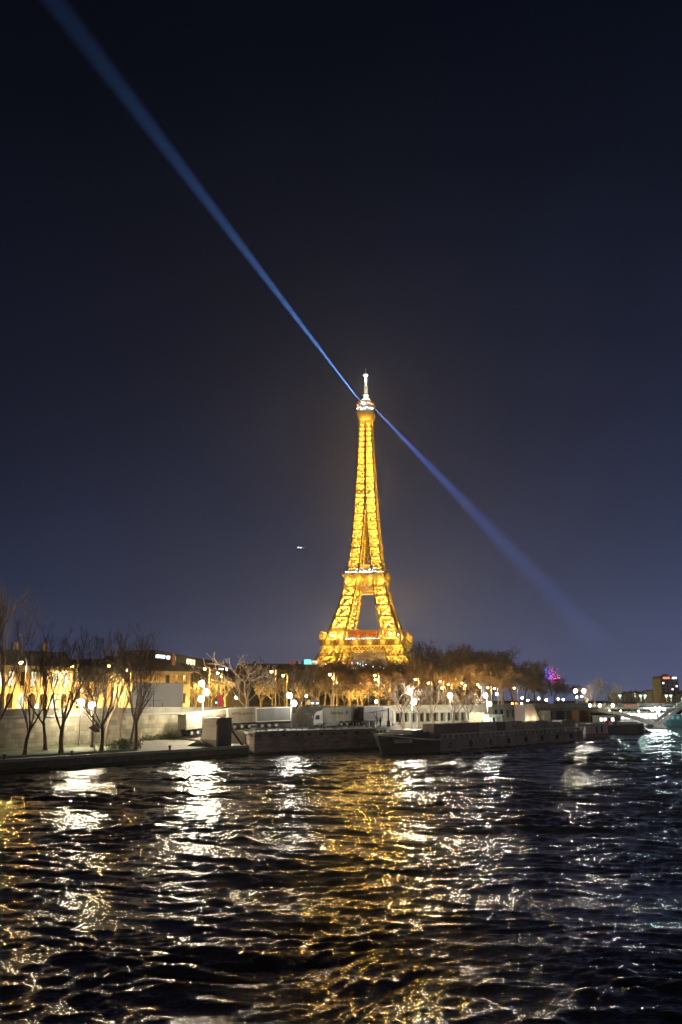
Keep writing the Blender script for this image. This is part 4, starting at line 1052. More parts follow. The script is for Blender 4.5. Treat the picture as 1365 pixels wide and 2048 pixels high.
# ---- footbridge with steel arches meeting in a V on a stone pier
FY0, FY1 = 286.0, 292.5
DKZ = 6.6
fbx0, vx = GX(1150, 286, 6), GX(1318, 286, 1)
fb = empty('footbridge', (vx, (FY0 + FY1) / 2, 0), 0, 'grey steel arch footbridge whose ribs meet in a V on a low pier', 'footbridge')
STEEL = mat('grey_bridge_steel', (.15, .14, .125), .55, .2, .6)
YB = FY0 - (FY0 + FY1) / 2
m = MB(); m.b2((fbx0 - vx, -3.1, DKZ - .55), (95, 3.1, DKZ)); m.build('deck', STEEL, fb)
for s in (-1, 1):
    m = MB(); y = s * 3.25; xx = fbx0 - vx
    m.beam((xx, y, DKZ + 1.1), (95, y, DKZ + 1.1), .1); m.beam((xx, y, DKZ + .6), (95, y, DKZ + .6), .05); m.beam((xx, y, DKZ + .1), (95, y, DKZ + .1), .09)
    k = xx
    while k < 95: m.beam((k, y, DKZ - .4), (k, y, DKZ + 1.1), .07); k += 1.6
    m.build('parapet', STEEL, fb)
def ribl(t): return (-(vx - fbx0 - 4) * t, 1.0 + 4.6 * (1 - (1 - t) ** 2.0))
def ribr(t): x = 75 * t; return (x, 1.0 + 4 * 14.5 * t * (1 - t) )
for s in (-1, 1):
    m = MB(); y = s * 2.7
    P1 = [ribl(i / 14) for i in range(15)]; P2 = [ribr(i / 26) for i in range(27)]
    for P_ in (P1, P2):
        for a, b in zip(P_, P_[1:]): m.beam((a[0], y, a[1]), (b[0], y, b[1]), .5, .9)
    m.build('arch_rib', STEEL, fb)
    for i in range(2, 14):
        x_, z_ = ribl(i / 14)
        if z_ < DKZ - .9: m = MB(); m.beam((x_, y, z_), (x_, y, DKZ - .55), .14); m.build('hanger', STEEL, fb)
    for i in range(1, 26):
        x_, z_ = ribr(i / 26)
        if abs(z_ - DKZ) > .7: m = MB(); m.beam((x_, y, min(z_, DKZ)), (x_, y, max(z_, DKZ)), .13); m.build('hanger', STEEL, fb)
m = MB(); m.b2((-2.2, -4.2, -1), (2.2, 4.2, .55)); m.b2((-1.5, -3.6, .56), (1.5, 3.6, 1.15)); m.build('pier', CONC, fb)
m = MB(); m.b2((-.09, -3.5, 1.2), (.09, -3.3, DKZ - .5)); m.build('strut', STEEL, fb)
# people crossing
for i, (px, coat, fc, lab) in enumerate(((1254, COATD, 90, 'person in dark clothes walking near the left end of the footbridge'), (1277, COATL, 80, 'person in a pale jacket walking on the footbridge'), (1326, mat('red_coat', (.4, .06, .05), .8), -90, 'person in a red coat on the footbridge above the bright floodlight'), (1354, COATL, 90, 'person in a pale jacket at the right end of the footbridge'))):
    person((GX(px, 287.5, 7), 287.5, DKZ), R(fc), coat, DARKM, lab, .5)
m = MB(); m.b2((0, 0, 0), (4.6, .05, .75)); o = m.build('banner', mat('orange_banner', (.5, .18, .1), .7), origin=(0, 0, 0)); o.location = (GX(1251, 288, 7), 289.3, DKZ + .2); tag(o, 'long orange red banner tied to the rear rail of the footbridge', 'banner')

# ---- buildings on the upper quay
def bldg(name, px0, px1, Ya, Yb, label, cat): 
    a, b = (GX(px0, Ya, 9), Ya), (GX(px1, Yb, 9), Yb); L, an = seg_frame(a, b)
    return empty(name, (a[0], a[1], ZU), an, label, cat), L
def win_row(e, m_, x0, x1, n, z0, z1, w, y=-.06, arch=False, frame=None, nm='window'):
    for i in range(n):
        xc = x0 + (x1 - x0) * (i + .5) / n; m = MB()
        if arch:
            pts = [(xc - w / 2, z0), (xc + w / 2, z0)] + [(xc + w / 2 * math.cos(t * math.pi / 6), z1 - w / 2 + w / 2 * math.sin(t * math.pi / 6)) for t in range(7)]
            k = len(pts); vs = [(a, y, b) for a, b in pts] + [(a, y + .05, b) for a, b in pts]
            m.add(vs, [tuple(range(k)), tuple(range(2 * k - 1, k - 1, -1))] + [(j, j + k, (j + 1) % k + k, (j + 1) % k) for j in range(k)])
        else: m.b2((xc - w / 2, y, z0), (xc + w / 2, y + .05, z1))
        wv = m.build(nm, m_[i % len(m_)] if isinstance(m_, list) else m_, e)
        if frame:
            f = MB()
            for a, b in (((xc - w / 2 - .12, z0), (xc - w / 2 - .12, z1)), ((xc + w / 2 + .12, z0), (xc + w / 2 + .12, z1)), ((xc - w / 2 - .2, z0 - .1), (xc + w / 2 + .2, z0 - .1)), ((xc - w / 2 - .2, z1 + .1), (xc + w / 2 + .2, z1 + .1))): f.beam((a[0], y - .08, a[1]), (b[0], y - .08, b[1]), .16, .2)
            f.build('frame', frame, wv)
WIN_W = em('warm_white_window', (1.0, .85, .55), 1.7)
DW = mat('dark_window', (.03, .025, .02), .15, .2, 1.0)
def floodlight(loc, rz, energy, label, col=(1.0, .52, .13), tilt=48):
    e = empty('floodlight', loc, rz, label, 'floodlight', 'floodlights at the foot of the facades')
    m = MB(); m.b2((-.3, -.12, .1), (.3, .12, .42)); m.b2((-.06, -.06, 0), (.06, .06, .1)); m.build('housing', DARKM, e)
    g = MB(); g.b2((-.26, .121, .14), (.26, .15, .38)); g.build('lens', em('flood_lens', col, 25), e)
    l = bpy.data.lights.new('flood_lamp', 'SPOT'); l.energy = energy; l.color = col; l.spot_size = R(115); l.spot_blend = .9; l.shadow_soft_size = .25
    o = bpy.data.objects.new('flood_lamp', l); C.objects.link(o); o.parent = e; o.location = (0, .25, .5); o.rotation_euler = (R(90 + tilt), 0, 0)
# palace, tall wing then low wing
pal, L = bldg('palace_wing', -70, 143, 176, 194, 'tall golden lit stone palace wing with a dark mansard roof at the left edge', 'building')
m = MB(); m.b2((0, 0, 0), (L, 12, 9.0)); m.build('wall', LIMESTONE, pal)
m = MB(); m.b2((-.2, -.35, 9.001), (L + .2, 12.2, 9.5)); m.b2((0, -.15, 4.3), (L, -.002, 4.6)); m.build('cornice', LIMESTONE, pal)
m = MB(); m.prism([(0, 0), (L, 0), (L, 12), (0, 12)], 9.501, 9.52)
m.add([(0, -.2, 9.52), (L, -.2, 9.52), (L, 12, 9.52), (0, 12, 9.52), (1.2, 1.6, 12.8), (L - 1.2, 1.6, 12.8), (L - 1.2, 10, 12.8), (1.2, 10, 12.8)], [(0, 1, 5, 4), (1, 2, 6, 5), (2, 3, 7, 6), (3, 0, 4, 7), (4, 5, 6, 7)]); rf = m.build('roof', ZINC, pal)
for x_ in (4, 11, 18):
    m = MB(); m.b2((x_, 3, 12.3), (x_ + 1.2, 4.2, 14.6)); m.build('chimney', LIMESTONE, rf)
win_row(pal, [WIN_W, DW, WIN_W, WIN_W, DW], .6, L - .6, 9, 5.2, 8.2, 1.1, frame=LIMESTONE)
win_row(pal, [DW, WIN_W, DW], .6, L - .6, 9, .6, 3.7, 1.5, arch=True)
lw, L2 = bldg('palace_gallery', 144, 252, 196, 214, 'lower golden lit stone gallery with arched windows right of the tall palace wing', 'building')
m = MB(); m.b2((0, 0, 0), (L2, 9, 5.9)); m.build('wall', LIMESTONE, lw)
m = MB(); m.b2((-.1, -.3, 5.901), (L2 + .2, 9.2, 6.3)); m.b2((0, -.14, 2.6), (L2, -.002, 2.8)); m.build('cornice', LIMESTONE, lw)
m = MB(); m.add([(0, -.2, 6.31), (L2, -.2, 6.31), (L2, 9, 6.31), (0, 9, 6.31), (.8, 3.4, 10.2), (L2 - .8, 3.4, 10.2), (L2 - .8, 6, 10.2), (.8, 6, 10.2)], [(0, 1, 5, 4), (1, 2, 6, 5), (2, 3, 7, 6), (3, 0, 4, 7), (4, 5, 6, 7)]); m.build('roof', ZINC, lw)
win_row(lw, [DW, DW, GLASS], .4, L2 - .4, 6, 2.9, 5.4, 1.4, arch=True, frame=None)
win_row(lw, DW, .4, L2 - .4, 6, .5, 2.3, 1.1)
FE = 1300.0
k = 0
WH = ('far left palace bays', 'palace bay beside the left edge', 'palace bay under the big amber lamp', 'palace bay behind the second trunk', 'palace bay near the corner', 'first gallery bay', 'middle gallery bay', 'last gallery bay')
for root_, Lx, n in ((pal, L, 5), (lw, L2, 3)):
    for i in range(n):
        w0 = root_.matrix_basis @ Vector((Lx * (i + .5) / n, -1.5, .05)); floodlight(w0, root_.rotation_euler.z, FE, 'small dark floodlight washing the ' + WH[k]); k += 1
# grey modular building and the ochre house behind it
gb, L = bldg('site_office', 263, 366, 184, 193, 'plain pale grey windowless site block in front of the ochre house', 'building')
m = MB(); m.b2((0, 0, 0), (L, 8, 5.8)); m.build('wall', mat('pale_grey_cladding', (.5, .49, .47), .6, .08, .3), gb)
m = MB(); m.b2((-.05, -.05, 5.801), (L + .05, 8.05, 5.95)); m.build('coping', GREYM, gb)
m = MB()
for i, x_ in enumerate((1.0, 3.0, 4.4, 5.2, 7.5)): m.tube([(x_, -.4, 0), (x_, -.4, (2.6, 1.6, 1.5, 4.2, 1.7)[i])], .06, 6)
m.tube([(1.0, -.4, 2.2), (7.5, -.4, 2.2)], .03, 5); m.build('railing', DARKM, gb)
m = MB(); m.tube([(L + .2, -.3, 4.2), (L + 3.4, -.3, .3)], .09, 6); m.build('prop', GREYM, gb)
oh, L = bldg('ochre_house', 300, 380, 220, 229, 'ochre lit stone house with a dark roof behind the grey site block', 'building')
m = MB(); m.b2((0, 0, 0), (L, 9, 9.2)); m.build('wall', LIMESTONE, oh)
m = MB(); m.b2((-.2, -.3, 9.201), (L + .3, 9.3, 9.6)); m.build('cornice', LIMESTONE, oh)
m = MB(); m.add([(-.1, -.2, 9.61), (L + .1, -.2, 9.61), (L + .1, 9, 9.61), (-.1, 9, 9.61), (2.4, 3.5, 12.3), (L - 2.4, 3.5, 12.3), (L - 2.4, 6, 12.3), (2.4, 6, 12.3)], [(0, 1, 5, 4), (1, 2, 6, 5), (2, 3, 7, 6), (3, 0, 4, 7), (4, 5, 6, 7)]); rf = m.build('roof', ZINC, oh)
m = MB(); m.b2((L * .62, 2, 10.5), (L * .62 + 1.1, 3, 14.2)); m.build('chimney', BRK, rf)
win_row(oh, DW, L * .3, L - .6, 3, 6.4, 8.6, 1.1, frame=LIMESTONE)
win_row(oh, DW, L * .3, L - .6, 3, 1.4, 4.0, 1.1)
for i, t in enumerate((.55, .95)):
    w0 = oh.matrix_basis @ Vector((L * t, -2.4, .05)); floodlight(w0, oh.rotation_euler.z, FE * 1.1, ('small dark floodlight below the ochre house windows', 'small dark floodlight at the right corner of the ochre house')[i])
# dark museum hall with a ribbed shell and lit roof terrace
mh, L = bldg('museum_hall', 150, 500, 236, 306, 'long dark hall with a ribbed shell and bright lit rooftop rooms', 'building')
SH = mat('dark_shell', (.045, .042, .042), .6, .3, .2)
nseg = 14; m = MB(); mr = MB()
def topz(t): return (13.5 + 4.6 * min(1, t / .45)) if t < .45 else 18.1 - 3.4 * (t - .45) / .55
for i in range(nseg):
    t0, t1 = i / nseg, (i + 1) / nseg; a0, a1 = topz(t0), topz(t1)
    m.add([(L * t0, 0, 0), (L * t1, 0, 0), (L * t1, 1.5, a1 - 5.5), (L * t0, 1.5, a0 - 5.5), (L * t1, 9, a1 - 2.5), (L * t0, 9, a0 - 2.5), (L * t1, 40, a1 - 2.5), (L * t0, 40, a0 - 2.5), (L * t0, 40, 0), (L * t1, 40, 0)], [(0, 1, 2, 3), (3, 2, 4, 5), (5, 4, 6, 7), (7, 6, 9, 8)])
m.add([(0, 0, 0), (0, 1.5, topz(0) - 5.5), (0, 9, topz(0) - 2.5), (0, 40, topz(0) - 2.5), (0, 40, 0)], [(0, 1, 2, 3, 4)]); m.add([(L, 0, 0), (L, 1.5, topz(1) - 5.5), (L, 9, topz(1) - 2.5), (L, 40, topz(1) - 2.5), (L, 40, 0)], [(4, 3, 2, 1, 0)])
m.build('shell', SH, mh)
for i in range(44):
    t = (i + .5) / 44; z_ = topz(t); mr.beam((L * t, -.12, 0.3), (L * t, 1.36, z_ - 5.5), .3); mr.beam((L * t, 1.36, z_ - 5.5), (L * t, 8.9, z_ - 2.42), .3)
mr.build('rib', mat('brown_rib', (.07, .055, .045), .6, .2, .5), mh)
def roof_at(px, Yd=12):                       # local x on the hall for a photo column
    best = min(range(200), key=lambda i: abs(GX(px, (mh.matrix_basis @ Vector((L * i / 200, Yd, 0))).y, 22) - (mh.matrix_basis @ Vector((L * i / 200, Yd, 0))).x)); return L * best / 200, best / 200
m = MB()
for a_, b_ in ((300, 400), (400, 475)):
    (x0, t0), (x1, t1) = roof_at(a_), roof_at(b_); z0, z1 = topz(t0), topz(t1)
    m.prism([(x0, 10), (x1, 10), (x1, 26), (x0, 26)], [z0 - 2.6, z1 - 2.6, z1 - 2.6, z0 - 2.6], [z0, z1 - .3, z1 - .3, z0])
    m.prism([(x0 - 1, 9), (x1 + .5, 9), (x1 + .5, 27), (x0 - 1, 27)], [z0 + .01, z1 - .29, z1 - .29, z0 + .01], [z0 + .4, z1 + .1, z1 + .1, z0 + .4])
m.build('rooftop_room', SH, mh)
COOLW = em('cool_white_window', (.86, .92, 1.0), 4.0); WARMW = em('warm_room_window', (1, .86, .55), 1.6)
for a_, b_, mm, h0, h1 in ((311, 330, COOLW, .75, 1.7), (334, 344, COOLW, .9, 1.9), (346, 352, COOLW, .7, 2.0), (373, 379, WARMW, .15, 2.1), (380, 385, WARMW, .15, 2.1), (386, 391, WARMW, .15, 2.1), (439, 447, COOLW, .1, .9), (453, 470, COOLW, .1, 1.6)):
    (x0, t0), (x1, t1) = roof_at(a_, 10), roof_at(b_, 10); z_ = topz((t0 + t1) / 2) - 2.6
    m = MB(); m.b2((x0, 9.9, z_ + h0), (x1, 9.96, z_ + h1)); m.build('window', mm, mh)
m = MB()
rr = random.Random(3)
for i in range(16):
    (x0, t0) = roof_at(160 + i * 20, 14); z_ = topz(t0) - 2.5; m.b2((x0, 13, z_), (x0 + rr.uniform(.8, 3), 16, z_ + rr.uniform(.5, 1.5)))
m.build('roof_plant', DARKM, mh)
# blocks far behind the quay trees, with lit signs on their roofs
def block(px0, px1, ytop, Y, label, col, floors, lit=.2, seed=0, name='apartment_block', depth=14):
    x0, x1, zt = GX(px0, Y, 20), GX(px1, Y, 20), ZY(ytop, Y) - ZU
    e = empty(name, (x0, Y, ZU), 0, label, 'building'); L = x1 - x0; r_ = random.Random(seed)
    m = MB(); m.b2((0, 0, 0), (L, depth, zt * .9)); m.build('wall', col, e)
    m = MB(); m.add([(-.2, -.2, zt * .9 + .01), (L + .2, -.2, zt * .9 + .01), (L + .2, depth, zt * .9 + .01), (-.2, depth, zt * .9 + .01), (L * .06, 2, zt), (L * .94, 2, zt), (L * .94, depth - 2, zt), (L * .06, depth - 2, zt)], [(0, 1, 5, 4), (1, 2, 6, 5), (2, 3, 7, 6), (3, 0, 4, 7), (4, 5, 6, 7)]); rf = m.build('roof', ZINC, e)
    for i in range(3): 
        m = MB(); xx = L * r_.uniform(.1, .9); m.b2((xx, 3, zt - .3), (xx + 1.2, 4.2, zt + 1.4)); m.build('chimney', CONCD, rf)
    nw = min(9, max(2, int(L / 3.2)))
    for f in range(floors):
        z0 = zt * .9 * (f + .3) / floors; h_ = zt * .9 / floors * .5
        for i in range(nw):
            m = MB(); xx = L * (i + .5) / nw; m.b2((xx - .6, -.06, z0), (xx + .6, -.002, z0 + h_)); m.build('window', r_.choice([WARMW, LITW]) if r_.random() < lit else DW, e)
    return e, L, zt
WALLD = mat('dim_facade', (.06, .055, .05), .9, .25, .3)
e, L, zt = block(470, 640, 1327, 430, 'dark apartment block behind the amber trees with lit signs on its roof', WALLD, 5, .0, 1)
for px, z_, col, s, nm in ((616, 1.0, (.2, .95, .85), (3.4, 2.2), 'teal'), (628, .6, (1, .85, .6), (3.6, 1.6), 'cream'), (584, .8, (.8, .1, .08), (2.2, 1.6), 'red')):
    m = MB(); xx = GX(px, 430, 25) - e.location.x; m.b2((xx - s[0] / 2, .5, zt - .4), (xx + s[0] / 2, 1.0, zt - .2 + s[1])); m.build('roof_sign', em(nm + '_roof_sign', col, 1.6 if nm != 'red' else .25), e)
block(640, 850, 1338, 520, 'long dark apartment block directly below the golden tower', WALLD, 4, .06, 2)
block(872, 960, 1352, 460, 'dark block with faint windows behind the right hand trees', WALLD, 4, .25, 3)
# far right skyline
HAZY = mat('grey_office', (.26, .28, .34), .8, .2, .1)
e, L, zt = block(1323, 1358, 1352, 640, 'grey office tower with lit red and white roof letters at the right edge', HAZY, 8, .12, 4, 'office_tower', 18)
for a_, b_, col in ((1326, 1340, (1.0, .3, .12)), (1344, 1354, (1, 1, 1))):
    m = MB(); xa_, xb_ = GX(a_, 640, 25) - e.location.x, GX(b_, 640, 25) - e.location.x; n_l = 6 if a_ < 1335 else 4
    for i in range(n_l): m.b2((xa_ + (xb_ - xa_) * i / n_l, -.5, zt - 2.2), (xa_ + (xb_ - xa_) * (i + .75) / n_l, -.3, zt - .6))
    m.build('roof_sign', em('roof_letters', col, 1.5), e)
rr = random.Random(9)
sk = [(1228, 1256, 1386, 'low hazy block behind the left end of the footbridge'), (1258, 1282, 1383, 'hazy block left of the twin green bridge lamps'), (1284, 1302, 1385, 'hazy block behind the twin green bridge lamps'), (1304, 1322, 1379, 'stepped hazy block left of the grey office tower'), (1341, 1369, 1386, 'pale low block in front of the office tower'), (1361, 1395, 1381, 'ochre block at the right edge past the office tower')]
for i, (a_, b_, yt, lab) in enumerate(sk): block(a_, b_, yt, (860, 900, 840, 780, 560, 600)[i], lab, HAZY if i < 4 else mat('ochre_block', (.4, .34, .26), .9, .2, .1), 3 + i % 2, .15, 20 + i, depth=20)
# ================================================================ TREES (bare in winter)
def rot_about(d, ang, az):
    d = d.normalized(); a = Vector((0, 0, 1)) if abs(d.z) < .95 else Vector((1, 0, 0)); u = d.cross(a).normalized(); w = d.cross(u)
    return (d * math.cos(ang) + (u * math.cos(az) + w * math.sin(az)) * math.sin(ang)).normalized()
def tree_mesh(seed, h_trunk, r0, first_len, nch, spread, ratio, trop, wob=.14, rmin=.012, low=False, lean=(0, 0)):
    g = random.Random(seed); T, Cn = MB(), MB(); maxd = len(nch)
    def grow(p, d, L, r, dep):
        ns = 4 if dep == 0 else 3; pts = [p]; rad = [r]
        re = r * (.72 if dep == 0 else .5)
        for i in range(ns):
            d = (d + Vector((g.gauss(0, wob), g.gauss(0, wob), g.gauss(0, wob * .6))) * (.45 if dep == 0 else 1) + Vector((0, 0, trop[min(dep, len(trop) - 1)]))).normalized()
            p = p + d * (L / ns); pts.append(p); rad.append(max(rmin, r + (re - r) * (i + 1) / ns))
        if dep == 0: rad[0] *= 1.35
        (T if dep <= 1 else Cn).tube(pts, rad, (8 if dep == 0 else 5 if dep == 1 else 3), cap=False)
        if dep >= maxd: return
        k = nch[dep]; az0 = g.uniform(0, 6.28)
        for i in range(k):
            f = 1.0 if i < max(1, k * .45) else g.uniform(.3, .95)
            if dep == 0 and not low: f = 1.0 if i < k * .6 else g.uniform(.72, .97)
            s = f * ns; j = min(int(s), ns - 1); q = pts[j].lerp(pts[j + 1], s - j); rr_ = rad[j] + (rad[j + 1] - rad[j]) * (s - j)
            sp = spread[min(dep, len(spread) - 1)] * g.uniform(.55, 1.25)
            dd = rot_about((pts[j + 1] - pts[j]), sp, az0 + 6.283 * i / k + g.uniform(-.5, .5))
            grow(q, dd, L * ratio[min(dep, len(ratio) - 1)] * g.uniform(.7, 1.2), max(rmin, rr_ * g.uniform(.5, .75)), dep + 1)
    grow(Vector((0, 0, -.1)), Vector((lean[0], lean[1], 1)).normalized(), h_trunk, r0, 0)
    return T, Cn
def height_of(T, Cn): return max(v[2] for v in Cn.v)
def crown_w(Cn): 
    xs = [v[0] for v in Cn.v]; return max(xs) - min(xs)
def make_tree(name, T, Cn, mt, mc):
    e = empty(name, (0, 0, 0)); T.build('trunk', mt, e, True); Cn.build('crown', mc, e, False); e['h'] = height_of(T, Cn); return e
PROTO = {}
def proto(key, *a, mt=BARK, mc=BARK, name='bare_tree', **k):
    T, Cn = tree_mesh(*a, **k); PROTO[key] = dict(T=T, C=Cn, mt=mt, mc=mc, name=name, h=height_of(T, Cn), used=None)
def place_tree(key, x, y, z, h, rz, label, group=None, wx=1.0):
    P_ = PROTO[key]; s = h / P_['h']
    if P_['used'] is None:
        o = make_tree(P_['name'], P_['T'], P_['C'], P_['mt'], P_['mc']); P_['used'] = o; del o['h']
    else: o = dup(P_['used'])
    o.location = (x, y, z); o.rotation_euler = (0, 0, rz); o.scale = (s * wx, s * wx, s)
    for k_ in ('group',):
        if k_ in o: del o[k_]
    tag(o, label, 'tree', group); return o
UPR = dict(rmin=.021, nch=[5, 4, 3, 3, 3], spread=[.42, .32, .34, .38, .45], ratio=[1.35, .68, .62, .62, .6], trop=[0, .13, .2, .2, .16])
proto('up1', 3, 4.0, .3, 4.0, **UPR); proto('up2', 14, 4.4, .32, 4.0, **UPR); proto('up3', 25, 3.6, .3, 4, **UPR)
WIDE = dict(rmin=.048, nch=[5, 4, 4, 3], spread=[.7, .6, .6, .6, .7], ratio=[1.0, .66, .62, .6, .6], trop=[0, .05, .06, .05, .03])
proto('am1', 31, 3.6, .24, 3, mt=BARKP, mc=BARKP, name='plane_tree', **WIDE); proto('am2', 42, 3.4, .22, 3, mt=BARKP, mc=BARKP, name='plane_tree', **WIDE); proto('am3', 53, 3.8, .24, 3, mt=BARKP, mc=BARKP, name='plane_tree', **WIDE)
TALL = dict(nch=[6, 5, 5, 5, 4], spread=[.55, .5, .55, .6, .7], ratio=[.95, .66, .62, .6, .6], trop=[0, .06, .07, .05, .03])
proto('bg1', 61, 7.0, .45, 7, rmin=.055, name='park_tree', **TALL); proto('bg2', 72, 6.4, .42, 7, rmin=.055, name='park_tree', **TALL); proto('bg3', 83, 7.4, .45, 7, rmin=.055, name='park_tree', **TALL)
proto('pq1', 131, 3.6, .24, 3, mt=BARK, mc=BARK, name='plane_tree', **WIDE); proto('pq2', 142, 3.4, .22, 3, mt=BARK, mc=BARK, name='plane_tree', **WIDE)
WILL = dict(nch=[7, 5, 5, 4], spread=[.35, .3, .3, .35], ratio=[1.4, .7, .6, .6], trop=[0, .12, .12, .1])
# on the low quay: (column, base row, top row, kind, label)
LQ = [(43, 1511, 1262, 'up1', 'bare tree with a dark trunk in front of the wall, first of the front row', 1.0), (124, 1508, 1252, 'up2', 'bare tree with the stoutest trunk in the grass left of the arrow sign', 1.05),
      (203, 1503, 1262, 'up3', 'bare leaning tree just right of the arrow sign', 1.0), (274, 1497, 1248, 'up1', 'bare tree at the end of the grass beside the paved ramp', .95)]
for i, (px, yb, yt, key, lab, wx) in enumerate(LQ):
    z0 = 1.72; x, y = at_px(off(EDGE, 3.6 if i < 3 else 3.0), px, 2); h = ZY(yt, y) - z0
    place_tree(key, x, y, z0 - .05, h, 1.3 * i + .4, lab, 'bare trees on the low quay', wx)
LB = [(4, 5.5, 1215, 'up2', 'bare tree by the wall at the very left edge of the low quay'), (88, 4.5, 1240, 'up3', 'pale trunked bare tree close to the wall behind the first two'), (187, 5.0, 1300, 'pq2', 'lit pale trunk beside the white quay lamp left of the sign'), (216, 4.0, 1235, 'up1', 'bare tree close to the wall behind the leaning one'), (242, 3.4, 1265, 'up2', 'thick grey trunked bare tree behind the bush'), (262, 3.0, 1255, 'up3', 'bare tree close to the wall left of the paved ramp')]
for i, (px, dd, yt, key, lab) in enumerate(LB):
    x, y = at_px(off(WALL, -dd), px, 3); z0 = 2.1; h = ZY(yt, y) - z0
    place_tree(key, x, y, z0, h, 2.1 * i, lab, 'bare trees on the low quay', .8)
# dark bush at the end of the grass
g_ = random.Random(77); T, Cn = MB(), MB()
for i in range(46):
    a_ = g_.uniform(0, 6.28); r_ = g_.uniform(0, 1.5); p = Vector((r_ * math.cos(a_) * 1.7, r_ * math.sin(a_) * .7, 0)); d = Vector((g_.gauss(0, .5), g_.gauss(0, .4), 1)).normalized(); q = p + d * g_.uniform(.7, 1.6); T.tube([p, q], [.03, .015], 4, False)
    for j in range(70):
        c_ = p.lerp(q, g_.uniform(.25, 1.05)) + Vector((g_.gauss(0, .25), g_.gauss(0, .22), g_.gauss(0, .16))); u_ = Vector((g_.gauss(0, 1), g_.gauss(0, 1), g_.gauss(0, 1))).normalized() * .12; v_ = u_.cross(Vector((g_.gauss(0, 1), g_.gauss(0, 1), 1))).normalized() * .06
        c_.z = max(.05, c_.z); Cn.add([tuple(c_ - u_), tuple(c_ + v_), tuple(c_ + u_), tuple(c_ - v_)], [(0, 1, 2, 3)])
x, y = at_px(off(EDGE, 5.5), 243, 2); bu = empty('bush', (x, y, 1.8), .6, 'rounded evergreen bush between the last two front trees', 'bush'); T.build('stem', BARK, bu); Cn.build('foliage', mat('bush_leaf', (.1, .12, .06), .8, .5, 2.0), bu)
# ivy / weeds at the wall foot
Cn = MB()
for i in range(1500):
    px = g_.uniform(288, 372); x, y = at_px(off(WALL, -.35), px, 3) if i % 25 == 0 else (x + g_.gauss(0, .12), y + g_.gauss(0, .12)); hh = abs(g_.gauss(0, .38)); a_ = g_.uniform(0, 3.1)
    bx_, by_ = x + g_.uniform(-1.1, 1.1) * .68, y + g_.uniform(-1.1, 1.1) * .72; Cn.add([(bx_ - .08 * math.cos(a_), by_ - .08 * math.sin(a_), 2.3 + hh), (bx_ + .08 * math.cos(a_), by_ + .08 * math.sin(a_), 2.3 + hh), (bx_ + .03, by_ - .05, 2.55 + hh)], [(0, 1, 2)])
o = Cn.build('weeds', mat('weed_green', (.13, .15, .05), .9, .5, 2.0)); o['kind'] = 'stuff'
# big tree at the left edge on the upper quay
x, y = GX(8, 150, 12), 150.0; place_tree('up2', x, y, ZU, ZY(1172, 150) - ZU, .5, 'very tall dim bare tree rising above the palace at the left edge', None, .95)
x, y = GX(-30, 146, 12), 146.0; place_tree('up1', x, y, ZU, ZY(1165, 146) - ZU, 1.5, 'tall dim bare tree partly outside the left edge', None, .8)
# pale trees on the port beside the white lamps
for i, (px, dd, yt, key, lab) in enumerate(((497, 3.0, 1306, 'pq1', 'broad pale bare tree rising behind the cream trailer'), (592, 4.0, 1322, 'up2', 'white lit bare tree beside the lamp left of the white lorry'), (836, 3.0, 1352, 'pq2', 'white lit bare tree beside the lamp above the barge bow'), (806, 2.0, 1355, 'pq1', 'thin bare tree left of the lamp above the barge bow'), (868, 2.2, 1358, 'up3', 'thin bare tree between two lamps in front of the pillared wall'), (908, 3.0, 1372, 'pq1', 'white lit bare tree beside the second lamp of the pillared wall'), (940, 2.4, 1376, 'pq1', 'low tangled bare tree before the wooden slat screen'))):
    x, y = at_px(off(WALL, -dd), px, 5); z0 = PZ if px < 790 else 2.9; place_tree(key, x, y, z0, ZY(yt, y) - z0, i * 1.9, lab, 'bare trees on the port quay', 1.25 if key[0] == 'p' else 1.0)
# amber lit street trees
AM = [(392, 222, 1362, 'beside the ochre house'), (424, 206, 1352, 'left of the red panel'), (452, 212, 1350, 'just right of the red panel'), (522, 214, 1352, 'left of the lamp over the dark grey trailer'), (546, 209, 1346, 'directly under the lamp over the dark grey trailer'), (572, 218, 1352, 'behind the white lit tree'), (604, 232, 1364, 'above the parked pale car'), (636, 238, 1358, 'left of the twin lamps above the lorry'), (664, 234, 1352, 'directly under the twin lamps above the lorry'), (690, 240, 1362, 'right of the twin lamps above the lorry'), (716, 262, 1374, 'low in the gap above the brown trailers'), (752, 252, 1358, 'directly under the bright lamp above the barrier'), (778, 262, 1362, 'right of the bright lamp above the barrier'), (700, 270, 1376, 'low behind the brown trailers'),
      (884, 330, 1372, 'behind the second white lamp'), (912, 335, 1376, 'in the golden row right of the second white lamp'), (930, 345, 1376, 'in the middle of the far golden row'), (950, 355, 1376, 'left of the far white pair of lamps'), (972, 370, 1380, 'between the far white pair of lamps')]
for i, (px, Y, yt, lab) in enumerate(AM):
    x = GX(px, Y, 9); place_tree(('am1', 'am2', 'am3')[i % 3], x, Y, ZU, ZY(yt, Y) - ZU, i * 2.4, 'amber lit bare plane tree ' + lab, 'amber lit street trees', 1.15)
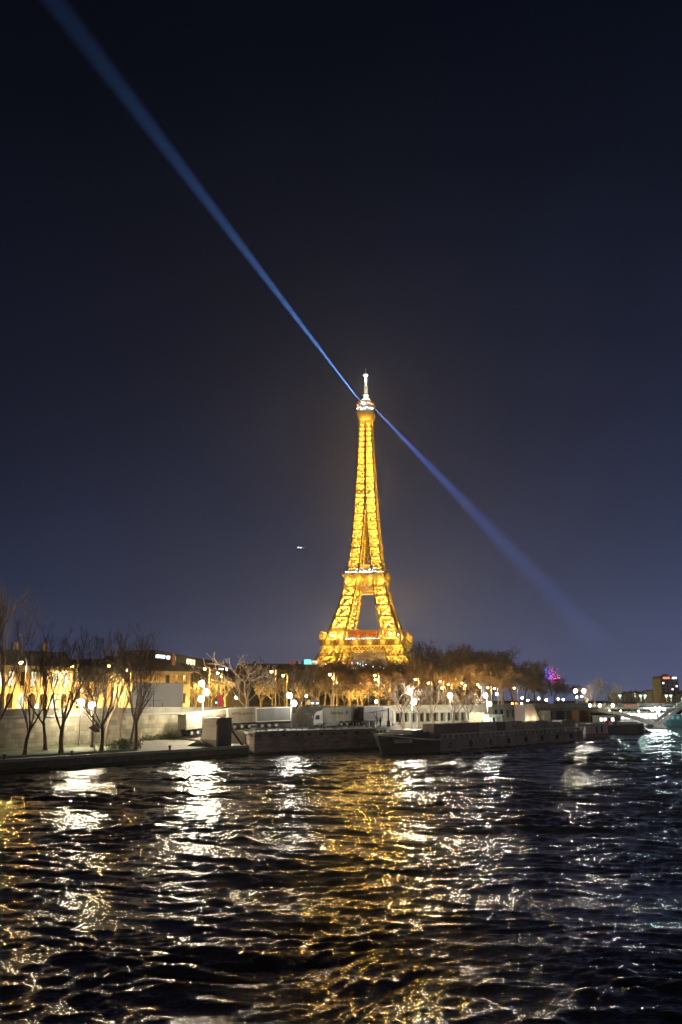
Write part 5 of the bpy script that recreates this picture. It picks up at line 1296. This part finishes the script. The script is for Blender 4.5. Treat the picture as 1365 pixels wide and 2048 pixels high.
# tall brown park trees: left of tower base, and the great mass on the right
BGT = [(455, 330, 1330), (490, 345, 1322), (525, 330, 1330), (560, 350, 1326), (595, 335, 1328), (625, 350, 1319), (650, 345, 1317), (676, 352, 1316), (702, 348, 1315), (728, 355, 1316), (754, 348, 1315), (780, 355, 1316), (806, 350, 1315), (830, 345, 1311), (612, 315, 1344), (640, 318, 1340), (668, 316, 1342), (696, 320, 1341), (724, 318, 1342), (752, 322, 1340), (780, 318, 1340), (808, 322, 1338), (842, 330, 1318), (868, 345, 1322)]
for i, (px, Y, yt) in enumerate(BGT):
    place_tree(('bg1', 'bg2', 'bg3')[i % 3], GX(px, Y, 20), Y, ZU, ZY(yt, Y) - ZU, i * 1.7, 'tall brown bare tree in the dim belt below the golden tower', 'park trees below the tower', 1.25)
place_tree('bg2', GX(846, 470, 30), 470, ZU, ZY(1278, 470) - ZU, 1.1, 'thin grey bare tree against the right foot of the golden tower', None, 1.0)
BGR = [(884, 350, 1312), (908, 340, 1296), (932, 345, 1284), (958, 340, 1284), (980, 350, 1292), (1003, 345, 1298), (1024, 355, 1304), (1046, 350, 1314), (1066, 365, 1326), (1084, 370, 1340), (1106, 380, 1352), (895, 315, 1340), (922, 318, 1326), (950, 316, 1318), (975, 322, 1322), (1000, 320, 1328), (1030, 330, 1336), (1055, 335, 1348), (1080, 345, 1360), (1128, 390, 1364), (1148, 395, 1368)]
for i, (px, Y, yt) in enumerate(BGR):
    place_tree(('bg3', 'bg1', 'bg2')[i % 3], GX(px, Y, 20), Y, ZU, ZY(yt, Y) - ZU, i * 2.3, 'tall brown bare tree in the great dark mass right of the golden tower', 'park trees right of the tower', 1.2)
# upright trees by the footbridge landing
for i, (px, Y, yt, lab) in enumerate(((1172, 285, 1362, 'upright bare tree behind the tall lamp pair at the footbridge landing'), (1190, 300, 1354, 'upright bare tree above the second white burst on the bridge'), (1208, 305, 1352, 'tall pale upright tree in the middle of the footbridge clump'), (1224, 302, 1358, 'pale upright tree right of centre in the footbridge clump'), (1236, 310, 1366, 'last pale upright tree right end of the footbridge clump'))):
    place_tree(('up1', 'up3', 'up2')[i % 3], GX(px, Y, 12), Y, ZU, ZY(yt, Y) - ZU, i * 2.0, lab, 'upright trees by the footbridge', 1.5)
# festive tree strung with violet and pink lights
T, Cn = tree_mesh(120, 5.5, .35, 5, **TALL) if False else tree_mesh(120, h_trunk=5.5, r0=.35, first_len=5, rmin=.03, **TALL)
ft = make_tree('festive_tree', T, Cn, BARKD, BARKD); fx, fy = GX(1102, 410, 15), 410.0; fs = (ZY(1328, 410) - ZU) / ft['h']; del ft['h']
ft.location = (fx, fy, ZU); ft.scale = (fs * .7, fs * .7, fs); tag(ft, 'tree strung with violet and pink lights at the right end of the brown trees', 'tree')
pv = [MB(), MB()]; tips = [v for v in Cn.v if v[2] > 9.0]; g_ = random.Random(8)
for i in range(420):
    v = g_.choice(tips); k_ = 0 if v[0] + g_.gauss(0, 1.2) < -.2 else 1; pv[k_].box(v, (.2, .2, .2))
pv[0].build('violet_light', em('violet_light', (.25, .15, 1.0), 4.5), ft); pv[1].build('pink_light', em('pink_light', (1.0, .12, .45), 4.0), ft)
# ================================================================ STREET LAMPS (real light sources), small street things
AMB = (1.0, .55, .12); AMBW = (1.0, .66, .24); COOL = (1.0, .97, .86); WRM = (1.0, .9, .66); GRN = (.8, 1.0, .7)
EM = {}
def emat(nm, col, s):
    k = (nm, s)
    if k not in EM: EM[k] = em(nm, col, s)
    return EM[k]
def light(e, loc, energy, col, r=.25, down=False):
    l = bpy.data.lights.new('lamp_light', 'SPOT' if down else 'POINT'); l.energy = energy; l.color = col; l.shadow_soft_size = r
    if down: l.spot_size = R(177); l.spot_blend = .3
    o = bpy.data.objects.new('lamp_light', l); C.objects.link(o); o.parent = e; o.location = loc
LPROTO = {}
def amber_lamp(x, y, zh, energy, label, arm=1.2, col=AMB, glow=60, face=0.0, down=True, up=0.0):
    h = zh - ZU; key = (round(glow), col)
    e = empty('street_lamp', (x, y, ZU), face, label, 'street lamp', 'amber street lamps')
    m = MB(); m.tube([(0, 0, 0), (0, 0, h * .5), (0, 0, h + .5)], [.13, .1, .07], 8); m.tube([(0, 0, h + .4), (-arm * .5, 0, h + .62), (-arm, 0, h + .5)], .05, 6); m.lathe((0, 0, 0), [(.24, 0), (.22, .5), (.14, .9)], 8); m.build('pole', GREYM, e)
    m = MB(); m.lathe((-arm, 0, h + .18), [(.4, 0), (.36, .16), (.2, .3), (.06, .36)], 10); m.build('hood', GREYM, e)
    g = MB(); g.ball((-arm, 0, h), .36, 8, 6, .9); g.build('globe', emat('amber_globe%d' % glow, col, glow), e)
    if up: light(e, (-arm - .05, 0, h - .5), energy * up, col, .25, False)
    light(e, (-arm, 0, h - .5), energy, col, .25, down)
    return e
AE = 34000.0
# (column, row, strength, label)
AL = [(42, 1325, 1.3, 'biggest amber street lamp, in front of the palace at the left'), (93, 1334, .9, 'amber street lamp right of the biggest one'), (145, 1333, .5, 'amber street lamp on a brown pole at the palace corner'), (219, 1332, 1.0, 'amber street lamp above the leaning tree'), (253, 1340, .8, 'amber street lamp left of the tree beside the ramp'),
      (410, 1338, 1.5, 'amber street lamp on a pale pole above the big white lamp'), (436, 1346, 1.2, 'amber street lamp over the first golden plane tree'), (443, 1354, .6, 'lower small amber lamp in the first golden plane tree'), (543, 1343, 1.6, 'amber street lamp over the golden tree above the dark grey trailer'), (567, 1351, 1.1, 'amber street lamp left of the white lit tree'),
      (628, 1362, .5, 'small pale amber lamp above the parked pale car'), (660, 1349, 1.7, 'upper of the twin amber lamps above the white lorry'), (667, 1356, 1.1, 'lower of the twin amber lamps above the white lorry'), (720, 1367, .5, 'small amber lamp on the overhead gantry'), (750, 1351, 2.0, 'bright amber lamp above the barrier arm'), (751, 1359, 1.2, 'amber lamp just under the bright one above the barrier'),
      (831, 1359, 1.1, 'amber lamp over the first lamp of the pillared wall'), (857, 1366, .7, 'small amber lamp left of the second white quay lamp'), (881, 1363, 1.0, 'amber lamp high above the thin tree at the pillared wall'), (897, 1369, .9, 'amber lamp directly above the second white quay lamp'), (884, 1376, .5, 'low small amber lamp near the second white quay lamp'), (924, 1366, .6, 'amber lamp at the left of the far golden row'), (931, 1371, .5, 'small amber lamp second in the far golden row'), (956, 1369, .5, 'small amber lamp third in the far golden row'), (960, 1374, .7, 'amber lamp above the middle of the far golden row'), (976, 1375, .8, 'amber lamp over the far white lamp pair'), (989, 1377, .5, 'small amber lamp right of the far white lamp pair'), (1029, 1376, .4, 'lone dim amber lamp in the brown trees')]
for i, (px, py, s, lab) in enumerate(AL):
    Y = YZ(py, 16.2) if py < 1372 else YZ(py, 15.0)
    Y = min(Y, 430 if px < 820 else 305); z = ZY(py, Y)
    amber_lamp(GX(px, Y, z) + 1.2, Y, z, AE * s * (1 if px < 400 else .85 if px < 820 else .16), lab, down=(px < 820), up=(.12 if 400 < px < 820 else 0), col=AMB if s > .55 else AMBW, glow=300 if px < 60 else 45 if s > 1 else 30)
def quay_lamp(px, dd, rows, energy, label, z0=2.4, col=WRM, glow=700, r=.48, cat='street lamp'):
    x, y = at_px(off(WALL, -dd), px, 6); e = empty('quay_lamp', (x, y, z0), 0, label, cat, 'white lamps on the low quay')
    zs = [ZY(p, y) - z0 for p in rows]; m = MB(); m.tube([(0, 0, 0), (0, 0, max(zs) + .3)], [.1, .07], 8); m.lathe((0, 0, 0), [(.2, 0), (.18, .6), (.1, .8)], 8)
    for i, z in enumerate(zs): m.tube([(0, 0, z + .42), ((.5 if i % 2 else -.35) if len(zs) > 1 else 0, -.3, z + .45)], .04, 6)
    m.build('pole', GREYM, e)
    for i, z in enumerate(zs):
        ox = (.5 if i % 2 else -.35) if len(zs) > 1 else 0
        g = MB(); g.ball((ox, -.3, z), r, 8, 6); g.build('globe', emat('white_globe%d' % glow, col, glow), e)
        m = MB(); m.lathe((ox, -.3, z + r + .02), [(.3, 0), (.1, .14)], 8); m.build('cap', GREYM, e)
    return e
WE = 40000.0
quay_lamp(403, 7.0, (1367, 1385, 1398), WE * 1.9, 'brightest white quay lamp with stacked heads above the container trailer', 2.6, glow=700)
quay_lamp(578, 11.5, (1391, 1407), WE * 1.1, 'white quay lamp with two heads beside the dark grey trailer', PZ, COOL, glow=150)
quay_lamp(826, 7.0, (1384, 1404), WE * 1.3, 'white quay lamp with two heads above the barge bow', 2.9, COOL, glow=520)
quay_lamp(903, 7.0, (1391,), WE * 1.2, 'single headed white quay lamp at the pillared wall', 2.9, glow=650)
quay_lamp(975, 7.5, (1391, 1408), WE * 1.1, 'white quay lamp with two heads by the pale green lit cabin', 2.9, COOL, glow=520)
quay_lamp(162, 3.2, (1405,), WE * 1.3, 'white quay lamp on a thin dark pole left of the arrow sign', 2.3, glow=500)
quay_lamp(184, 3.6, (1411,), WE * 1.3, 'white quay lamp hidden beside the bright pale trunk', 2.3, glow=500)
def up_lamp(px, py, Y, energy, label, col=WRM, z0=ZU, glow=120, r=.3, name='lantern', group='white lanterns on the upper quay'):
    z = ZY(py, Y); x = GX(px, Y, z); e = empty(name, (x, Y, z0), 0, label, 'lamp', group); h = z - z0
    m = MB(); m.tube([(0, 0, 0), (0, 0, h - r - .02)], [.09, .06], 8); m.lathe((0, 0, 0), [(.16, 0), (.14, .4), (.08, .5)], 8); m.build('pole', DARKM, e)
    g = MB(); g.ball((0, 0, h), r, 8, 6); g.build('globe', emat('lantern%d_%d' % (glow, int(col[2] * 100)), col, glow), e)
    m = MB(); m.lathe((0, 0, h + r + .01), [(r * .8, 0), (.05, .2)], 8); m.build('cap', DARKM, e)
up_lamp(73, 1412, 142, WE * .7, 'white lantern behind the parapet in front of the palace doors', glow=200)
up_lamp(473, 1395, 200, WE * .1, 'small white lantern on the street behind the cream trailer', glow=60)
up_lamp(613, 1392, 214, WE * .15, 'small white lantern left of the parked pale car', glow=60)
up_lamp(753, 1403, 212, WE * .1, 'small white lantern on the pavement above the barrier arm', glow=60)
up_lamp(994, 1388, 262, WE * .7, 'white lantern on a dark pole behind the pilastered wall', glow=200)
up_lamp(969, 1390, 300, WE * .5, 'warm white lantern at the end of the far golden row', glow=160)
for i, (px, py, s, lab) in enumerate(((1045, 1396, .5, 'greenish white lantern above the pink ramp wall'), (1056, 1401, .1, 'tiny amber lantern right of the pink ramp wall top'), (1078, 1397, .5, 'greenish white lantern over the viaduct openings'), (1093, 1400, .2, 'small greenish lantern left of the blue and white panel'), (1099, 1396, .4, 'greenish white lantern just behind the blue and white panel'), (1117, 1398, .4, 'greenish white lantern right of the blue and white panel'), (1127, 1399, .2, 'last small greenish lantern before the tall lamp pair'))):
    up_lamp(px, py, 262 + i * 5, WE * s * .6, lab, GRN if i != 1 else AMBW, glow=110)
up_lamp(1151, 1382, 278, WE * .8, 'left lamp of the tall pair at the footbridge landing', (1, .85, .55), glow=700, r=.55)
up_lamp(1168, 1382, 280, WE * .8, 'right lamp of the tall pair at the footbridge landing', (1, .93, .85), glow=700, r=.55)
up_lamp(1154, 1394, 282, WE * .1, 'small lantern under the left lamp of the tall pair', WRM, glow=50)
up_lamp(1164, 1393, 284, WE * .1, 'small green lantern under the right lamp of the tall pair', GRN, glow=50)
for i, (px, py, lab) in enumerate(((1150, 1410, 'first white floodlight under the tall lamp pair'), (1180, 1411, 'second white floodlight on the bridge approach lighting a tree'), (1200, 1411, 'third white floodlight on the bridge approach'), (1226, 1411, 'last white floodlight on the bridge approach before open water'))):
    up_lamp(px, py, 283 if i else 270, WE * .12, lab, WRM, z0=DKZ, glow=170, r=.42, name='path_floodlight', group='white floodlights on the bridge approach')
# lanterns on the footbridge
for i, (px, lab) in enumerate(((1246, 'single green white lantern near the left end of the footbridge'), (1288, 'left one of the middle pair of green white bridge lanterns'), (1297, 'right one of the middle pair of green white bridge lanterns'), (1340, 'left one of the right pair of green white bridge lanterns'), (1349, 'right one of the right pair of green white bridge lanterns'))):
    Y = 289.0; z = ZY(1392, Y); e = empty('bridge_lantern', (GX(px, Y, z), Y + 3.0, DKZ), 0, lab, 'lantern', 'lanterns on the footbridge'); h = z - DKZ
    m = MB(); m.tube([(0, 0, 0), (0, 0, h - .45)], .06, 8); m.build('post', DARKM, e)
    m = MB(); m.lathe((0, 0, h - .42), [(.12, 0), (.5, .72), (.48, .76)], 10); m.build('glass', emat('green_lantern_glass', (.62, 1.0, .75), 3.5), e)
    m = MB(); m.lathe((0, 0, h + .36), [(.55, 0), (.3, .2), (.05, .3)], 10); m.build('cap', DARKM, e)
    light(e, (0, 0, h - .9), WE * .05, (.6, 1, .8))
# the bright floodlight cluster on the V pier
e = empty('pier_floodlight', (GX(1309, 287, 5), 284.0, 1.2), 0, 'dazzling cool white floodlight cluster over the bridge pier', 'floodlight')
m = MB(); m.tube([(0, 0, 0), (0, 0, 5.2)], .09, 8); m.beam((-2.2, 0, 4.6), (2.2, 0, 4.6), .12); m.build('mast', DARKM, e)
for i, (xx, zz) in enumerate(((-2.0, 4.9), (-.7, 5.1), (.7, 5.1), (2.0, 4.9), (0, 4.0))):
    g = MB(); g.ball((xx, -.25, zz), .4, 8, 6); g.build('globe', emat('pier_flood', (.95, .97, 1.0), 130), e)
for i, px in enumerate((1249, 1264, 1280, 1295)):
    e = empty('quay_wall_lamp', (GX(px, 312, 4), 312, 0), 0, 'bright white post lamp glowing under the footbridge left of the pier', 'lamp', 'white lamps under the footbridge')
    m = MB(); m.tube([(0, 0, 0), (0, 0, 3.55)], .07, 6); m.build('post', DARKM, e)
    g = MB(); g.ball((0, 0, 3.9), .3, 8, 6); g.build('globe', emat('quay_flood', (1, .97, .9), 120), e)
lp0 = None; lr_ = random.Random(31)
for i in range(14):                             # indistinguishable little lamps along the far quay beyond the bridge
    px = 1222 + i * 11 + lr_.uniform(-3, 3); Y = 345 + i * 3; z_ = ZY(1424 + lr_.uniform(-4, 12), Y)
    if lp0 is None:
        lp0 = empty('far_lamp', (0, 0, 0)); m = MB(); m.tube([(0, 0, -2.6), (0, 0, -.26)], .06, 6); m.build('post', DARKM, lp0); g = MB(); g.ball((0, 0, 0), .27, 8, 5); g.build('globe', em('far_lamp_globe', (1, .93, .8), 45), lp0); o = lp0
    else: o = dup(lp0)
    o.location = (GX(px, Y, z_), Y, z_); tag(o, 'small warm white lamp in the row along the far quay seen beneath the footbridge', 'lamp', 'small lamps on the far quay')
# lamps in the park under the tower arch
for i, (px, py, col, s) in enumerate(((652, 1328, (.3, .45, 1), .6), (678, 1327, (1, .5, .45), .5), (690, 1327, (1, .5, .45), .6), (704, 1326, (1, .6, .6), .7), (716, 1327, (.7, .85, 1), .9), (721, 1330, (.4, .7, 1), 1.2), (726, 1332, (.4, .75, 1), 1.2), (732, 1329, (.35, .6, 1), .8), (731, 1336, (1, 1, .9), .9), (738, 1337, (1, 1, .85), .9), (746, 1333, (.9, .9, 1), .9), (752, 1336, (.9, .95, 1), .7), (761, 1334, (1, .97, .85), .8), (768, 1335, (1, .95, .85), .7))):
    tp = tower.matrix_basis.inverted() @ Vector((GX(px, TD - 42, 38), TD - 42, ZY(py, TD - 42)))
    tlamp('b' if col[2] > .95 and col[0] < .8 else ('r' if col[2] < .7 and col[0] == 1 and col[1] < .65 else 'w'), tp, s * 1.5)
# gantry with braces behind the trailers
gx_, gy_ = GX(712, 232, 9), 232.0; gn = empty('gantry', (gx_, gy_, ZU), 0, 'thin pale overhead gantry among the amber trees', 'gantry')
m = MB(); m.tube([(-6.3, 0, 0), (-6.3, 0, 6.2)], .08, 6); m.tube([(3.4, 0, 0), (3.4, 0, 6.2)], .08, 6); m.beam((-7, 0, 3.6), (7, 0, 3.4), .12); m.beam((-7, 0, 6.2), (4, 0, 6.2), .1); m.build('frame', GREYM, gn)
# red panel, traffic light, pale car, blue and white panel, works vehicle lights
x, Y = GX(441, 188, 8), 188.0; e = empty('red_panel', (x, Y, ZU), .2, 'upright red notice panel on the street between two plane trees', 'panel'); m = MB(); m.b2((-.55, -.06, .6), (.55, .06, 3.4)); m.build('board', mat('red_board', (.65, .05, .05), .5, .15, 1), e); m = MB(); m.b2((-.4, -.05, 0), (-.3, .05, .6)); m.b2((.3, -.05, 0), (.4, .05, .6)); m.build('leg', DARKM, e)
x = GX(433, 186, 8); e = empty('traffic_light', (x, 186, ZU), 0, 'small traffic light showing green left of the red panel', 'traffic light'); m = MB(); m.tube([(0, 0, 0), (0, 0, 2.2)], .06, 6); m.build('post', DARKM, e); m = MB(); m.b2((-.2, -.15, 1.5), (.2, .12, 2.6)); m.build('housing', DARKM, e); m = MB(); m.ball((0, -.18, 1.75), .16, 8, 6); m.build('lens', em('green_signal', (.1, 1, .7), 8), e)
def car(loc, rz, col, label):
    e = empty('parked_car', loc, rz, label, 'car'); m = MB()
    pr = [(-2.1, .3), (-2.15, .75), (-1.9, .95), (-1.2, 1.02), (-.7, 1.45), (.75, 1.48), (1.35, 1.05), (2.0, .9), (2.12, .6), (2.1, .3)]; k = len(pr)
    vs = [(a, -.86, b) for a, b in pr] + [(a, .86, b) for a, b in pr]; m.add(vs, [tuple(range(k)), tuple(range(2 * k - 1, k - 1, -1))] + [(i, i + k, (i + 1) % k + k, (i + 1) % k) for i in range(k)]); m.build('body', col, e)
    m = MB(); m.add([(-1.1, -.875, 1.03), (1.15, -.875, 1.06), (.68, -.875, 1.4), (-.62, -.875, 1.38)], [(0, 1, 2, 3)]); m.build('side_window', GLASS, e)
    p0 = None
    for x_ in (-1.3, 1.3):
        for s in (-.8, .8):
            m = MB(); m.tube([(x_, s - .1, .32), (x_, s + .1, .32)], .32, 12); m.build('wheel', BLACK, e)
    for s in (-.6, .6):
        m = MB(); m.b2((-2.17, s - .15, .62), (-2.11, s + .15, .78)); m.build('headlight', em('car_headlight', (.95, .97, 1), 10), e)
car((GX(625, 200, 8), 200, ZU + .9), 1.9, mat('pale_blue_car', (.4, .5, .62), .3, .1, 1), 'pale blue car on the street left above the white lorry')
x = GX(1102, 256, 8); e = empty('advert_panel', (x, 256, ZU), -.3, 'blue and white poster panel on the viaduct parapet', 'panel'); m = MB(); m.b2((-.8, -.08, 1.3), (.8, .08, 3.2)); m.build('board', WHITE, e); m = MB(); m.b2((-.2, -.1, 1.5), (.6, -.082, 3.0)); m.build('poster', em('lit_blue_poster', (.1, .15, .7), .7), e); m = MB(); m.b2((-.1, -.07, 0), (.1, .07, 1.3)); m.build('leg', DARKM, e)
x = GX(1033, 246, 8); e = empty('works_beacon', (x, 246, ZU), 0, 'orange works beacons glowing on top of the pink ramp wall', 'beacon'); m = MB(); m.b2((-2.0, -.1, 0), (2.3, .1, .9)); m.build('barrier_board', REDP, e)
for xx, col, s in ((-1.1, (1, .45, .05), 9), (0, (1, .2, .05), 4), (1.5, (1, .6, .5), 9)):
    m = MB(); m.lathe((xx, 0, .92), [(.3, 0), (.34, .2), (.3, .6), (.1, .7)], 10); m.build('beacon', em('works_light', col, s), e)
for xx, px in enumerate((1064, 1075)):
    if xx == 0: m = MB(); m.ball((0, 0, .25), .3, 8, 6); o = m.build('floor_lamp', em('quay_floor_lamp', (1, .85, .45), 12))
    else: o = o.copy(); C.objects.link(o)
    x, y = wpt(px, 4); o.location = (x, y, 2.9); light(o, (0, -.3, .9), WE * .008, (1, .88, .55)); tag(o, ('small glowing quay lamp left of the white hut', 'small glowing quay lamp nearest the white hut')[xx], 'lamp', 'small quay lamps')
# airliners far off in the night
for i, (px, py, Y, sc_, lab) in enumerate(((607, 1095, 2300, 1.0, 'tiny distant airliner with bright landing lights left of the tower'), )):
    e = empty('airliner', (GX(px, Y, ZY(py, Y)), Y, ZY(py, Y)), 0.1, lab, 'aeroplane')
    m = MB(); m.tube([(-14, 0, 0), (-12, 0, .2), (-6, 0, .3), (8, 0, .3), (15, 0, 1.2)], [.4, 1.6, 1.9, 1.9, .4], 10); m.build('fuselage', WHITE, e, True)
    m = MB(); m.prism([(-3, 0), (2, 0), (6, 15), (4, 15)], -.4, -.1); m.prism([(2, 0), (-3, 0), (4, -15), (6, -15)], -.4, -.1); m.build('wing', WHITE, e)
    m = MB(); m.prism([(11, -.15), (14.5, -.15), (14.5, .15), (11, .15)], [1.4, 1.4, 1.4, 1.4], [2.0, 6.4, 6.4, 2.0]); m.build('tailfin', WHITE, e)
    m = MB(); m.ball((-13.5, -1, -.4), 1.5, 8, 6); m.ball((-7, -1.5, -1.0), 1.3, 8, 6); m.build('landing_light', em('landing_light', (.95, .97, 1), 6), e)
# ================================================================ SEARCHLIGHTS AND AIR
def search(name, p, d, half, energy, col):
    l = bpy.data.lights.new(name, 'SPOT'); l.energy = energy; l.color = col; l.spot_size = 2 * half; l.spot_blend = 1.0; l.shadow_soft_size = 0.3
    o = bpy.data.objects.new(name, l); C.objects.link(o)
    o.location = p; o.rotation_euler = Vector(d).to_track_quat('-Z', 'Y').to_euler()
    return o
pl = tower.matrix_basis @ Vector((-5.0, -6.6, 287.3)); pr = tower.matrix_basis @ Vector((5.0, 6.6, 287.3))
BEAM_E = 1.1e9
search('searchlight', pl + Vector((-.4, -1.4, 0)), (-0.284, -1, 0.0), R(.7), BEAM_E, (0.16, 0.38, 1.0))
search('searchlight', pr + Vector((.5, 1.4, -0.5)), (0.359, 1, 0.0), R(1.35), BEAM_E * 8.5, (0.16, 0.3, 1.0))
HAZE = True
if HAZE:
    hz = MB(); hz.b2((-1100, -40, -1.6), (2300, 4600, 340)); m = bpy.data.materials.new('haze'); m.use_nodes = True; t = m.node_tree; t.nodes.clear()
    v = t.nodes.new('ShaderNodeVolumePrincipled'); v.inputs['Color'].default_value = (0.9, 0.93, 1, 1); v.inputs['Density'].default_value = 0.0001; v.inputs['Anisotropy'].default_value = 0.74
    o_ = t.nodes.new('ShaderNodeOutputMaterial'); t.links.new(v.outputs[0], o_.inputs['Volume'])
    h = hz.build('haze', m); h['kind'] = 'stuff'
